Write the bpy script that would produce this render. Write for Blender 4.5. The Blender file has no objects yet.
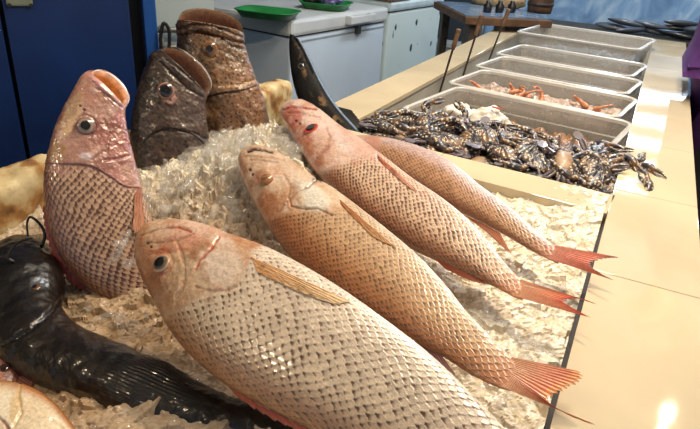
import bpy, bmesh, math, random
import numpy as np
from mathutils import Vector, Matrix
random.seed(7); rng = np.random.default_rng(7)
SC = bpy.context.scene
COL = SC.collection
H = 0.37            # the lens is 37 cm above the tiled ledge (ledge top: z = 0)
FL = -0.85          # market floor
F = 600.0
CC = np.array([350.0, 214.5])

# ---------------------------------------------------------------- camera geometry
def ray(px, py): return np.array([px - CC[0], py - CC[1], F])
_Y = ray(679, -55); _Y = _Y / np.linalg.norm(_Y)
_D = ray(265, 1450); _D = _D - _Y * _D.dot(_Y); _D /= np.linalg.norm(_D)
_Z = -_D; _X = np.cross(_Y, _Z)
R = np.stack([_X, _Y, _Z])
O = np.array([0, 0, H])
def W(px, py, z=0.0):
    d = R @ ray(px, py); t = (z - H) / d[2]
    return O + d * t
def on_plane(px, py, p0, n):
    d = R @ ray(px, py); t = (p0 - O).dot(n) / d.dot(n)
    return O + d * t
def proj(P):
    q = (np.asarray(P) - O) @ R
    return CC + F * q[..., :2] / q[..., 2:3]
def nrm(v): v = np.asarray(v, float); return v / np.linalg.norm(v)
UP = np.array([0, 0, 1.0])

# ---------------------------------------------------------------- colour / noise helpers
def lin(c):
    c = np.asarray(c, float) / 255.0
    return np.where(c <= 0.04045, c / 12.92, ((c + 0.055) / 1.055) ** 2.4)
def rgba(c): return (*[float(x) for x in lin(c)], 1.0)
def sstep(a, b, x):
    t = np.clip((x - a) / (b - a), 0, 1); return t * t * (3 - 2 * t)
def _hash(ix, iy, iz, seed):
    h = (ix.astype(np.int64) * 374761393 + iy.astype(np.int64) * 668265263 + iz.astype(np.int64) * 2147483647 + seed * 144665) & 0xffffffff
    h = ((h ^ (h >> 13)) * 1274126177) & 0xffffffff
    h = ((h ^ (h >> 16)) * 2246822519) & 0xffffffff
    return ((h ^ (h >> 15)) & 0xffff) / 65535.0
def vnoise(P, freq, seed=0):
    q = np.asarray(P) * freq; i = np.floor(q); f = q - i; f = f * f * (3 - 2 * f)
    x, y, z = i[..., 0], i[..., 1], i[..., 2]; fx, fy, fz = f[..., 0], f[..., 1], f[..., 2]
    r = 0
    for dx in (0, 1):
        for dy in (0, 1):
            for dz in (0, 1):
                r = r + _hash(x + dx, y + dy, z + dz, seed) * (fx if dx else 1 - fx) * (fy if dy else 1 - fy) * (fz if dz else 1 - fz)
    return r
def fbm(P, freq, seed=0, octv=3):
    r = 0; a = 0.5; s = 0
    for k in range(octv):
        r = r + a * vnoise(P, freq * 2 ** k, seed + k * 17); s += a; a *= 0.5
    return r / s
def worley2(u, v, seed=0):
    iu, iv = np.floor(u), np.floor(v); best = np.full(u.shape, 9.0); bid = np.zeros(u.shape)
    for a in (-1, 0, 1):
        for b in (-1, 0, 1):
            cu, cv = iu + a, iv + b
            h1 = _hash(cu, cv, cu * 0, seed); h2 = _hash(cu, cv, cu * 0, seed + 5)
            d = np.hypot(cu + 0.15 + 0.7 * h1 - u, cv + 0.15 + 0.7 * h2 - v)
            m = d < best; best = np.where(m, d, best); bid = np.where(m, h1, bid)
    return best, bid
def facets(x, y, size, seed):
    """broken-ice relief: every cell is a small plane tilted its own way"""
    u, v = x / size, y / size; iu, iv = np.floor(u), np.floor(v); best = np.full(u.shape, 9.0); out = np.zeros(u.shape); z0 = iu * 0
    for a in (-1, 0, 1):
        for b in (-1, 0, 1):
            cu, cv = iu + a, iv + b; px_ = cu + .1 + .8 * _hash(cu, cv, z0, seed); py_ = cv + .1 + .8 * _hash(cu, cv, z0, seed + 1)
            k = .6 + .8 * _hash(cu, cv, z0, seed + 2); ang = 6.28 * _hash(cu, cv, z0, seed + 6); el = .55 + .45 * _hash(cu, cv, z0, seed + 7)
            dx_, dy_ = u - px_, v - py_; ex = (dx_ * np.cos(ang) + dy_ * np.sin(ang)) * el; ey = -dx_ * np.sin(ang) + dy_ * np.cos(ang)
            d = np.hypot(ex, ey) * k; m = d < best; best = np.where(m, d, best)
            gx = _hash(cu, cv, z0, seed + 3) - .5; gy = _hash(cu, cv, z0, seed + 4) - .5; h = _hash(cu, cv, z0, seed + 5) - .5
            out = np.where(m, h * .7 + dx_ * gx * 1.5 + dy_ * gy * 1.5, out)
    return out * size
def mix(a, b, t):
    t = np.asarray(t)[..., None]; return a * (1 - t) + b * t
def seg_dist(P, poly):
    poly = np.asarray(poly, float); best = np.full(P.shape[:-1], 1e9)
    for a, b in zip(poly[:-1], poly[1:]):
        ab = b - a; t = np.clip(((P - a) @ ab) / max(ab @ ab, 1e-9), 0, 1)
        best = np.minimum(best, np.linalg.norm(P - (a + t[..., None] * ab), axis=-1))
    return best
def spline(K, n, ends=None):
    K = np.asarray(K, float); m = len(K)
    d = np.r_[0, np.cumsum(np.linalg.norm(np.diff(K[:, :], axis=0), axis=1) ** 0.75)]
    t = np.linspace(0, d[-1], n) if ends is None else ends * d[-1]
    out = np.zeros((len(t), K.shape[1]))
    T = np.zeros_like(K)
    for i in range(m):
        if i == 0: T[i] = (K[1] - K[0]) / (d[1] - d[0])
        elif i == m - 1: T[i] = (K[-1] - K[-2]) / (d[-1] - d[-2])
        else: T[i] = (K[i + 1] - K[i - 1]) / (d[i + 1] - d[i - 1])
    j = np.clip(np.searchsorted(d, t, side='right') - 1, 0, m - 2)
    h = (d[j + 1] - d[j])[:, None]; s = ((t - d[j]) / (d[j + 1] - d[j]))[:, None]
    out = (2*s**3-3*s**2+1)*K[j] + (s**3-2*s**2+s)*h*T[j] + (-2*s**3+3*s**2)*K[j+1] + (s**3-s**2)*h*T[j+1]
    return out

# ---------------------------------------------------------------- materials
class NT:
    def __init__(s, name):
        s.m = bpy.data.materials.new(name); s.m.use_nodes = True
        s.t = s.m.node_tree; s.t.nodes.clear()
        s.out = s.n('ShaderNodeOutputMaterial')
    def n(s, typ, **kw):
        x = s.t.nodes.new(typ)
        for k, v in kw.items(): setattr(x, k, v)
        return x
    def l(s, a, b): s.t.links.new(a, b)
def principled(nt, **kw):
    b = nt.n('ShaderNodeBsdfPrincipled')
    for k, v in kw.items():
        k = {'rough': 'Roughness', 'metal': 'Metallic', 'spec': 'Specular IOR Level', 'coat': 'Coat Weight', 'coatr': 'Coat Roughness', 'trans': 'Transmission Weight', 'ior': 'IOR', 'alpha': 'Alpha', 'base': 'Base Color', 'sss': 'Subsurface Weight', 'emis': 'Emission Strength', 'ecol': 'Emission Color', 'sheen': 'Sheen Weight'}[k]
        b.inputs[k].default_value = v
    return b
MATS = {}
def mat(name, c, rough=0.5, var=0.12, nscale=12.0, bump=0.0, bscale=80.0, c2=None, **kw):
    """plain procedural surface: colour broken by noise, small bump"""
    if name in MATS: return MATS[name]
    nt = NT(name); b = principled(nt, rough=rough, **kw)
    tc = nt.n('ShaderNodeTexCoord'); no = nt.n('ShaderNodeTexNoise'); no.inputs['Scale'].default_value = nscale; no.inputs['Detail'].default_value = 5
    nt.l(tc.outputs['Object'], no.inputs['Vector'])
    rp = nt.n('ShaderNodeValToRGB'); a = lin(c); bb = lin(c2) if c2 is not None else a * (1 - 2 * var)
    rp.color_ramp.elements[0].position = 0.3; rp.color_ramp.elements[1].position = 0.7
    rp.color_ramp.elements[0].color = (*np.clip(bb, 0, 1), 1); rp.color_ramp.elements[1].color = (*np.clip(a * (1 + var * 0.4), 0, 1), 1)
    nt.l(no.outputs['Fac'], rp.inputs['Fac']); nt.l(rp.outputs['Color'], b.inputs['Base Color'])
    if bump:
        n2 = nt.n('ShaderNodeTexNoise'); n2.inputs['Scale'].default_value = bscale; n2.inputs['Detail'].default_value = 4
        nt.l(tc.outputs['Object'], n2.inputs['Vector'])
        bp = nt.n('ShaderNodeBump'); bp.inputs['Strength'].default_value = bump; bp.inputs['Distance'].default_value = 0.004
        nt.l(n2.outputs['Fac'], bp.inputs['Height']); nt.l(bp.outputs['Normal'], b.inputs['Normal'])
    nt.l(b.outputs['BSDF'], nt.out.inputs['Surface']); MATS[name] = nt.m
    return nt.m
def mat_attr(name, rough=0.35, coat=0.4, coatr=0.12, bump=0.25, bscale=500.0, spec=0.5, vary=0.35, alpha=None, sss=0.0, trans=0.0):
    """colour of the thing comes from its pigment attribute, speckled by noise"""
    if name in MATS: return MATS[name]
    nt = NT(name); b = principled(nt, rough=rough, coat=coat, coatr=coatr, spec=spec, trans=trans)
    at = nt.n('ShaderNodeAttribute'); at.attribute_name = 'pigment'
    tc = nt.n('ShaderNodeTexCoord'); no = nt.n('ShaderNodeTexNoise'); no.inputs['Scale'].default_value = bscale * 0.5; no.inputs['Detail'].default_value = 3
    nt.l(tc.outputs['Object'], no.inputs['Vector'])
    mr = nt.n('ShaderNodeMapRange'); mr.inputs['From Min'].default_value = 0.3; mr.inputs['From Max'].default_value = 0.7
    mr.inputs['To Min'].default_value = 1 - vary; mr.inputs['To Max'].default_value = 1 + vary * 0.35
    nt.l(no.outputs['Fac'], mr.inputs['Value'])
    mx = nt.n('ShaderNodeMix', data_type='RGBA', blend_type='MULTIPLY'); mx.inputs[0].default_value = 1
    nt.l(at.outputs['Color'], mx.inputs[6]); nt.l(mr.outputs['Result'], mx.inputs[7]); nt.l(mx.outputs[2], b.inputs['Base Color'])
    if sss:
        b.inputs['Subsurface Weight'].default_value = sss; b.inputs['Subsurface Radius'].default_value = (0.01, 0.004, 0.002)
    n2 = nt.n('ShaderNodeTexNoise'); n2.inputs['Scale'].default_value = bscale; nt.l(tc.outputs['Object'], n2.inputs['Vector'])
    bp = nt.n('ShaderNodeBump'); bp.inputs['Strength'].default_value = bump; bp.inputs['Distance'].default_value = 0.0015
    nt.l(n2.outputs['Fac'], bp.inputs['Height']); nt.l(bp.outputs['Normal'], b.inputs['Normal'])
    nt.l(b.outputs['BSDF'], nt.out.inputs['Surface']); MATS[name] = nt.m
    return nt.m

# ---------------------------------------------------------------- object helpers
def tag(o, label=None, cat=None, group=None, kind=None):
    if label: o['label'] = label
    if cat: o['category'] = cat
    if group: o['group'] = group
    if kind: o['kind'] = kind
    return o
def empty(name, loc, label=None, cat=None, group=None, kind=None, rz=0.0):
    o = bpy.data.objects.new(name, None); o.empty_display_size = 0.05; COL.objects.link(o)
    o.location = [float(x) for x in loc]; o.rotation_euler = (0, 0, rz)
    return tag(o, label, cat, group, kind)
def link(name, me, material, parent=None):
    o = bpy.data.objects.new(name, me); COL.objects.link(o)
    if material and not me.materials: me.materials.append(material)
    if parent: o.parent = parent
    return o
def copy_tree(o, parent=None):
    c = o.copy(); COL.objects.link(c)
    if parent: c.parent = parent
    for ch in list(o.children): copy_tree(ch, c)
    return c
def raw_mesh(name, V, Fc, cols=None, smooth=True):
    """V (n,3); Fc (m,k) array of equal sized faces"""
    me = bpy.data.meshes.new(name); V = np.asarray(V, np.float32); Fc = np.asarray(Fc, np.int32)
    k = Fc.shape[1]; m = len(Fc)
    me.vertices.add(len(V)); me.vertices.foreach_set('co', V.ravel())
    me.loops.add(m * k); me.loops.foreach_set('vertex_index', Fc.ravel())
    me.polygons.add(m); me.polygons.foreach_set('loop_start', np.arange(0, m * k, k, dtype=np.int32))
    me.polygons.foreach_set('use_smooth', np.full(m, smooth))
    me.update(calc_edges=True); me.validate()
    if cols is not None:
        at = me.attributes.new('pigment', 'FLOAT_COLOR', 'POINT')
        c = np.ones((len(V), 4), np.float32); c[:, :3] = np.clip(cols, 0, 1); at.data.foreach_set('color', c.ravel())
    return me
def grid_faces(N, M, close=True, flip=False):
    i = np.arange(N - 1)[:, None]; j = np.arange(M if close else M - 1)[None, :]; j2 = (j + 1) % M
    a = i * M + j; b = i * M + j2; c = (i + 1) * M + j2; d = (i + 1) * M + j
    f = np.stack([a, b, c, d], -1).reshape(-1, 4)
    return f[:, ::-1] if flip else f
def grid_mesh(name, P, cols=None, close=True, cap=True, smooth=True, flip=False):
    N, M = P.shape[:2]; V = P.reshape(-1, 3); f = grid_faces(N, M, close, flip)
    C = cols.reshape(-1, 3) if cols is not None else None
    if cap and close:
        V = np.vstack([V, P[0].mean(0), P[-1].mean(0)]); n0 = N * M
        j = np.arange(M); j2 = (j + 1) % M
        f0 = np.stack([np.full(M, n0), j2, j, j], -1); f1 = np.stack([np.full(M, n0 + 1), (N - 1) * M + j, (N - 1) * M + j2, (N - 1) * M + j2], -1)
        if flip: f0 = f0[:, [0, 2, 1, 1]]; f1 = f1[:, [0, 2, 1, 1]]
        if C is not None: C = np.vstack([C, cols[0].mean(0), cols[-1].mean(0)])
        me = bpy.data.meshes.new(name)
        faces = f.tolist() + [list(x[:3]) for x in f0.tolist()] + [list(x[:3]) for x in f1.tolist()]
        me.from_pydata(V.tolist(), [], faces)
        me.polygons.foreach_set('use_smooth', np.full(len(me.polygons), smooth)); me.update()
        if C is not None:
            at = me.attributes.new('pigment', 'FLOAT_COLOR', 'POINT')
            c = np.ones((len(V), 4), np.float32); c[:, :3] = np.clip(C, 0, 1); at.data.foreach_set('color', c.ravel())
        return me
    return raw_mesh(name, V, f, C, smooth)
def tube_grid(pts, rad, m=10, n=None):
    pts = np.asarray(pts, float); rad = np.broadcast_to(np.asarray(rad, float), (len(pts),))
    if n:
        q = spline(np.c_[pts, rad], n); pts, rad = q[:, :3], np.maximum(q[:, 3], 1e-4)
    T = np.gradient(pts, axis=0); T /= np.linalg.norm(T, axis=1)[:, None] + 1e-12
    a = nrm(np.cross(T[0], [0.31, 0.2, 0.93])); G = []
    for p, t, r in zip(pts, T, rad):
        a = nrm(a - t * a.dot(t)); b = np.cross(t, a); th = np.arange(m) * 2 * math.pi / m
        G.append(p + r * (np.cos(th)[:, None] * a + np.sin(th)[:, None] * b))
    return np.array(G)
class MB:
    """collects boxes, tubes and hulls into ONE mesh"""
    def __init__(s): s.bm = bmesh.new()
    def box(s, x0, y0, z0, x1, y1, z1, bev=0.0, mtx=None):
        r = bmesh.ops.create_cube(s.bm, size=1); v = r['verts']
        bmesh.ops.scale(s.bm, vec=(x1 - x0, y1 - y0, z1 - z0), verts=v)
        bmesh.ops.translate(s.bm, vec=((x0 + x1) / 2, (y0 + y1) / 2, (z0 + z1) / 2), verts=v)
        if bev:
            e = list({e for q in v for e in q.link_edges})
            r = bmesh.ops.bevel(s.bm, geom=e, offset=bev, segments=2, affect='EDGES', profile=0.6); v = r['verts']
        if mtx is not None:
            vv = set(v)
            bmesh.ops.transform(s.bm, matrix=mtx, verts=list(vv))
        return s
    def tube(s, pts, rad, m=10, n=None, mtx=None):
        G = tube_grid(pts, rad, m, n); N = len(G)
        vs = [[s.bm.verts.new(mtx @ Vector(p) if mtx is not None else p) for p in row] for row in G]
        for i in range(N - 1):
            for j in range(m): s.bm.faces.new((vs[i][j], vs[i][(j + 1) % m], vs[i + 1][(j + 1) % m], vs[i + 1][j]))
        s.bm.faces.new(vs[0][::-1]); s.bm.faces.new(vs[-1]); return s
    def poly(s, pts, zv, mtx=None):
        """prism from outline pts (3D) swept by zv"""
        a = [s.bm.verts.new(p) for p in pts]; b = [s.bm.verts.new(Vector(p) + Vector(zv)) for p in pts]; n = len(a)
        s.bm.faces.new(a); s.bm.faces.new(b[::-1])
        for i in range(n): s.bm.faces.new((a[i], b[i], b[(i + 1) % n], a[(i + 1) % n]))
        return s
    def build(s, name, material, parent=None, smooth=False, loc=None):
        if loc is not None: bmesh.ops.translate(s.bm, vec=[-float(x) for x in loc], verts=s.bm.verts)
        bmesh.ops.recalc_face_normals(s.bm, faces=s.bm.faces)
        me = bpy.data.meshes.new(name); s.bm.to_mesh(me); s.bm.free()
        for p in me.polygons: p.use_smooth = smooth
        return link(name, me, material, parent)
def smooth_by_angle(o, a=40):
    me = o.data
    for p in me.polygons: p.use_smooth = True
    try: me.set_sharp_from_angle(angle=math.radians(a))
    except Exception: pass

# ================================================================= FISH
def scale_field(u, v, pu, pv):
    """overlapping scales; returns (0 base .. 1 free edge, random id)"""
    Rr = 1.12; uu = u / pu; vv = v / pv
    r0 = np.floor(vv); bu = np.full(u.shape, 1e9); frac = np.zeros(u.shape); rid = np.zeros(u.shape); bdv = np.zeros(u.shape)
    for dr in (-1, 0, 1, 2):
        r = r0 + dr; off = 0.5 * np.mod(r, 2)
        dv = vv - r
        i0 = np.floor(uu - off)
        for di in (-1, 0, 1):
            cu = i0 + di + off; du = uu - cu
            ext = np.sqrt(np.clip(1 - (dv / 1.02) ** 2, 0, 1)) * Rr
            ok = (du <= ext) & (du >= -0.2) & (np.abs(dv) < 1.02)
            better = ok & (cu < bu)
            bu = np.where(better, cu, bu); frac = np.where(better, du / np.maximum(ext, 1e-3), frac)
            rid = np.where(better, _hash(cu * 2, r, r * 0, 3), rid); bdv = np.where(better, dv, bdv)
    return np.clip(frac, 0, 1), rid, bdv

class Fish:
    def __init__(s, name, label, cat, st, head, tail, tilt, thick, N=420, M1=150, M2=46, group=None, ends=(0, 1), tprof=None, rollref=None, pw=0.68, normal=None, gape=None, roundend=True):
        s.name = name
        p_h = W(*head); p_t = W(*tail); mid = (p_h + p_t) / 2
        ax = nrm(p_t - p_h)
        if normal is None:
            hc = O - mid; hc[2] = 0; hc = nrm(hc)
            t = math.radians(tilt); n = UP * math.cos(t) + hc * math.sin(t); n = nrm(n - ax * n.dot(ax))
        else: n = nrm(normal)
        s.n = n; s.p0 = p_h if normal is not None else mid
        st = np.asarray(st, float)
        tp = tprof if tprof is not None else [(0, .75), (.08, .62), (.2, .5), (.45, .44), (.75, .36), (.93, .3), (1, .1)]
        th = np.r_[np.linspace(0, math.pi, M1, endpoint=False), np.linspace(math.pi, 2 * math.pi, M2, endpoint=False)]
        M = M1 + M2; a = np.cos(th); b = np.sin(th); blat = np.sign(b) * np.abs(b) ** pw
        t = np.linspace(0, 1, N)
        def shape(sp):
            K = np.array([np.r_[on_plane(x, y, s.p0, n), on_plane(z, q, s.p0, n)] for x, y, z, q in sp])
            d = np.r_[0, np.cumsum(np.linalg.norm(np.diff(K, axis=0), axis=1) ** 0.75)]
            Q = spline(K, N, t); Dp, Vp = Q[:, :3], Q[:, 3:]; Cn = (Dp + Vp) / 2; hv = (Dp - Vp) / 2; h = np.linalg.norm(hv, axis=1); dd = hv / h[:, None]
            s.u = np.r_[0, np.cumsum(np.linalg.norm(np.diff(Cn, axis=0), axis=1))]; s.L = s.u[-1]; sn = s.u / s.L
            tr = np.interp(sn, [q for q, _ in tp], [q for _, q in tp]) * thick
            if gape is None and roundend:
                e = np.sqrt(np.clip(1 - (1 - np.clip(sn / 0.02, 0, 1)) ** 2, 0.02, 1)); tr = tr * (0.35 + 0.65 * e)
            T = tr * h
            P = Cn[:, None] + dd[:, None] * (h[:, None] * a)[..., None] + n * (T[:, None] * blat)[..., None]
            tg = np.gradient(Cn, axis=0); tg /= np.linalg.norm(tg, axis=1)[:, None]
            if gape is not None:
                k, reach = gape; w = np.clip(1 - sn / reach, 0, 1) ** 1.3
                P = P + tg[:, None] * (k * h[:, None] * w[:, None] * np.minimum(blat, 0)[None])[..., None]
            return P, Cn, dd, h, T, sn, tg, np.round(d / d[-1] * (N - 1)).astype(int)
        cur = st.copy()
        for it in range(4):         # the outline is that of the solid, so thin the mid-plane by what the thickness adds
            P, Cn, dd, h, T, sn, tg, rows = shape(cur)
            for i in range(2 if gape is not None else 0, len(st)):
                e = st[i, :2] - st[i, 2:]; ln = np.linalg.norm(e); e = e / ln; q = proj(P[rows[i]]) @ e
                cur[i, :2] += np.clip(st[i, :2] @ e - q.max(), -.3 * ln, .3 * ln) * .8 * e; cur[i, 2:] += np.clip(st[i, 2:] @ e - q.min(), -.3 * ln, .3 * ln) * .8 * e
        P, Cn, dd, h, T, sn, tg, rows = shape(cur)
        s.sn = sn; s.tg = tg
        s.P = P; s.a = np.broadcast_to(a, (N, M)); s.b = np.broadcast_to(b, (N, M)); s.h = h; s.T = T; s.M1 = M1; s.N = N; s.M = M; s.th = th; s.Cn = Cn; s.dd = dd
        # pixel position of each surface point as a modelling aid; far side mirrors near side
        off = (T[:, None] * blat)[..., None] * n
        P2 = np.where((b < 0)[None, :, None], P - 2 * off, P)
        s.px = proj(P2)
        s.U = np.broadcast_to(s.u[:, None], (N, M)); s.SN = np.broadcast_to(sn[:, None], (N, M))
        s.V = (np.where(th < math.pi, th, 2 * math.pi - th)[None] - math.pi / 2) * h[:, None] * 1.08   # arc length across
        s.disp = np.zeros((N, M)); s.col = np.zeros((N, M, 3)) + 0.5
        loc = Cn[N // 2].copy(); loc[2] = (P[..., 2]).min()
        s.loc = loc
        s.root = empty(name, loc, label, cat, group)
        s.q = np.where(b < 0, -1, 1)[None]
    def mask_behind(s, poly, soft=0.012, dpoly=None):
        """0 ahead of the gill-cover line, 1 behind it"""
        poly = np.asarray(poly, float); vis = s.px[:, :s.M1]; ss, aa = [], []
        for p in spline(poly, 24):
            d = ((vis - p) ** 2).sum(-1); i, j = np.unravel_index(d.argmin(), d.shape); ss.append(s.sn[i]); aa.append(s.a[0, j])
        o = np.argsort(aa); s_op = np.interp(s.a, np.array(aa)[o], np.array(ss)[o])
        s.op = s.SN - s_op
        return sstep(-soft, soft, s.op)
    def gill(s, poly, depth=0.0025):
        m = s.mask_behind(poly, 0.004)
        d = s.op * s.L
        s.disp += depth * np.where(d < 0, np.exp(d / 0.02), -0.6 * np.exp(-d / 0.004) + 0.0) * np.clip(1.2 - np.abs(s.a), 0, 1)
        return m, np.exp(-(d / 0.0022) ** 2) * np.clip((0.98 - np.abs(s.a)) * 8, 0, 1)
    def groove(s, poly, w, depth, col=None, strength=1.0, nz=0.5):
        d = seg_dist(s.px, poly) + (vnoise(s.P, 260, 5) - 0.5) * w * nz * 2
        g = np.exp(-(d / w) ** 2); s.disp -= depth * g
        if col is not None: s.col = mix(s.col, lin(col), np.clip(g * strength, 0, 1))
    def patch(s, x, y, rx, ry, col, k=0.8, ang=0, nz=0.5, fr=90, seed=3, dz=0):
        dx = s.px[..., 0] - x; dy = s.px[..., 1] - y; ca, sa = math.cos(math.radians(ang)), math.sin(math.radians(ang))
        r = np.hypot((dx * ca + dy * sa) / rx, (-dx * sa + dy * ca) / ry) + (fbm(s.P, fr, seed) - 0.5) * 2 * nz
        g = 1 - sstep(0.55, 1.15, r); s.col = mix(s.col, lin(col), g * k)
        if dz: s.disp += dz * g
    def head(s, nostrils, preop, maxilla, box, cols, seed, n=34):
        r = np.random.default_rng(seed); x0, y0, x1, y1 = box
        for k in range(n):
            c = cols[r.integers(len(cols))]; a = r.uniform(3, 9)
            s.patch(r.uniform(x0, x1), r.uniform(y0, y1), a, a * r.uniform(.4, .9), c, r.uniform(.2, .5), r.uniform(0, 180), .9, 160, seed + k)
        for x, y in nostrils: s.patch(x, y, 1.9, 1.5, (50, 30, 22), .85, 0, .2, dz=-.0012)
        s.groove(preop, 1.5, .0009, (120, 74, 50), .45, .9)
        s.disp += .0009 * np.exp(-(seg_dist(s.px, np.asarray(preop, float) + np.array([-4, -1])) / 4.5) ** 2)
        s.groove(maxilla, 1.1, .0007, (140, 88, 60), .45, .8)
        s.disp += .0006 * np.exp(-(seg_dist(s.px, np.asarray(maxilla, float) + np.array([1, -4])) / 3) ** 2)
        s.disp += (fbm(s.P, 220, seed) - .5) * .0011 * (1 - sstep(-.01, .01, s.op))
    def bulge(s, x, y, r, dz):
        d = np.hypot(s.px[..., 0] - x, s.px[..., 1] - y); s.disp += dz * np.exp(-(d / r) ** 2)
    def scales(s, mask, pu, pv, edge, base, amp=0.0011, k=1.0, lo=0.25, hi=0.75):
        wob = (fbm(s.P, 30, 77) - .5)
        fr, rid, dv = scale_field(s.U + wob * pu * 1.2, s.V + (fbm(s.P, 30, 78) - .5) * pv * 1.6, pu, pv)
        s.disp += amp * (fr ** 1.3 - 0.5) * mask
        t = sstep(lo, hi, fr + (rid - 0.5) * 0.28 + .20 * dv + (vnoise(s.P, 420, 8) - .5) * .22)
        pat = mix(np.broadcast_to(base, s.col.shape), np.broadcast_to(edge, s.col.shape), t)
        s.col = mix(s.col, pat * (0.9 + 0.2 * rid[..., None]), mask * k)
        return fr
    def tail_blend(s, c):
        s.col = mix(s.col, lin(c), .85 * sstep(.90, 1.0, s.SN + (vnoise(s.P, 120, 4) - .5) * .05))
    def finish(s, material, flat=None):
        # displace along the surface normal
        dPu = np.gradient(s.P, axis=0); dPv = np.roll(s.P, -1, 1) - np.roll(s.P, 1, 1)
        nn = np.cross(dPu, dPv); nn /= np.linalg.norm(nn, axis=-1)[..., None] + 1e-12
        c = s.P.mean(1, keepdims=True)
        sg = np.sign((nn * (s.P - c)).sum(-1).mean()); nn *= sg
        fade = np.clip(np.minimum(s.SN / 0.03, (1 - s.SN) / 0.02), 0, 1)
        s.P = s.P + nn * (s.disp * fade)[..., None]; s.nn = nn
        s.vis = s.P[:, :s.M1]; s.vpx = proj(s.vis)
        P = s.P - s.loc; C = s.col
        if getattr(s, 'cav', None) is not None:
            rows, cc = [], []
            ring = P[0]; ctr = ring.mean(0)
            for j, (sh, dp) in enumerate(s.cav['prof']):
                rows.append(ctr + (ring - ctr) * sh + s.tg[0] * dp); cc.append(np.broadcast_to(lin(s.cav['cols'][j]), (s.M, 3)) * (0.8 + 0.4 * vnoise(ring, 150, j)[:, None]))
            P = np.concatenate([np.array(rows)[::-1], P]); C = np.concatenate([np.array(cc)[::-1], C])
        o = link('body', grid_mesh('body', P, C, True, True, True, flip=sg > 0), material, s.root)
        if getattr(s, 'cav', None) is not None:      # matt lining inside the open mouth
            nc = len(s.cav['prof']) - 1; o.data.materials.append(mat_attr('mouth_lining', rough=.8, coat=0, bump=.5, bscale=300, vary=.35, spec=.15))
            mi = np.zeros(len(o.data.polygons), np.int32); mi[:nc * s.M] = 1; nq = (len(P) - 1) * s.M; mi[nq:nq + s.M] = 1
            o.data.polygons.foreach_set('material_index', mi)
        s.body = o; return o
    def surf(s, x, y):
        d = ((s.vpx - np.array([x, y])) ** 2).sum(-1); i, j = np.unravel_index(d.argmin(), d.shape)
        return s.vis[i, j], s.nn[i, j]
    def eye(s, x, y, rpx, iris=(150, 130, 100), pupil=(14, 12, 12), rim=(90, 60, 45), pr=0.55, out=0.0, sx=1.0, hn=0.34, pcol=None):
        p, nn = s.surf(x, y); r = rpx * np.linalg.norm(p - O) / F; nn = nrm(nn * .3 + s.n)
        ta = nrm(np.cross(nn, [0.2, 0.9, 0.1])); tb = np.cross(nn, ta)
        G, C = [], []
        for k in range(14):
            f = k / 13 * 1.35; rr = math.sin(f) * r * sx / math.sin(1.35) ; z = (math.cos(f) - math.cos(1.35)) * r * hn / (1 - math.cos(1.35))
            th = np.arange(28) * 2 * math.pi / 28
            G.append(p - s.loc + nn * (z + out * r * 0.2 - 0.0006) + rr * np.cos(th)[:, None] * ta + rr * np.sin(th)[:, None] * tb)
            q = rr / r; c = lin(iris) if q < 0.8 else lin(rim)
            C.append(np.broadcast_to(c, (28, 3)) * (0.85 + 0.3 * rng.random((28, 1))))
        me = grid_mesh('eye', np.array(G), np.array(C), True, True)
        e = link('eye', me, EYE_M, s.root); e['label'] = 'glassy ' + ('red rimmed ' if rim[0] > 140 and rim[1] < 80 else '') + 'fish eye'
        G = []
        for k in range(8):
            f = k / 7 * 1.3; rr = math.sin(f) * r * pr; z = r * hn * (1.0 - 0.35 * (rr / r) ** 2) + 0.0004
            th = np.arange(22) * 2 * math.pi / 22
            G.append(p - s.loc + nn * (z + out * r * 0.2) + rr * np.cos(th)[:, None] * ta + rr * np.sin(th)[:, None] * tb)
        me = grid_mesh('pupil', np.array(G), np.broadcast_to(lin(pupil), (8, 22, 3)), True, True)
        link('pupil', me, EYE_M, e)
    def fin(s, name, base, tip, c0, c1, nr=14, nl=14, lift=(0, 0), on_surf=False, thick=0.0009, wave=0.0, fray=0.08, ridge=0.00018, c2=None, ray=.28):
        base = np.asarray(base, float); tip = np.asarray(tip, float)
        K = nr * 6; B = spline(base, K) if len(base) > 1 else np.repeat(base, K, 0); T = spline(tip, K)
        ang = np.arange(K) / 6.0
        L = np.linspace(0, 1, nl)
        rag = 1 - fray * (0.5 + 0.5 * np.cos(ang * 2 * math.pi)) * 1.0 - fray * 0.6 * rng.random(nr + 1)[np.floor(ang).astype(int)]
        G = np.zeros((nl, K, 3)); C = np.zeros((nl, K, 3))
        for i, l in enumerate(L):
            pts = B + (T - B) * (l * (1 - (1 - rag) * l))[:, None]
            for j, p in enumerate(pts):
                lf = lift[0] + (lift[1] - lift[0]) * l
                if on_surf: q, _ = s.surf(*p); q = q + s.n * lf
                else: q = on_plane(*p, s.p0, s.n) + s.n * lf
                G[i, j] = q + s.n * (wave * math.sin(ang[j] * 1.1 + 2 * l) * l + ridge * math.cos(ang[j] * 2 * math.pi) )
            rayc = (0.5 + 0.5 * np.cos(ang * 2 * math.pi))
            col = mix(np.broadcast_to(lin(c0), (K, 3)), np.broadcast_to(lin(c1), (K, 3)), np.full(K, l ** 1.3))
            if c2 is not None: col = mix(col, np.broadcast_to(lin(c2), (K, 3)), np.full(K, max(0, (l - 0.75) / 0.25)))
            C[i] = col * (1 - ray * .7 + ray * rayc)[:, None] * (0.85 + 0.3 * vnoise(G[i], 300, 9))[:, None]
        top = G + s.n * thick / 2; bot = G - s.n * thick / 2
        loop = np.concatenate([top, bot[:, ::-1]], 1); cl = np.concatenate([C, C[:, ::-1]], 1)
        me = grid_mesh(name, loop - s.loc, cl, True, False, True)
        bm = bmesh.new(); bm.from_mesh(me); bmesh.ops.recalc_face_normals(bm, faces=bm.faces); bm.to_mesh(me); bm.free()
        return link(name, me, FIN_M, s.root)

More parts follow.
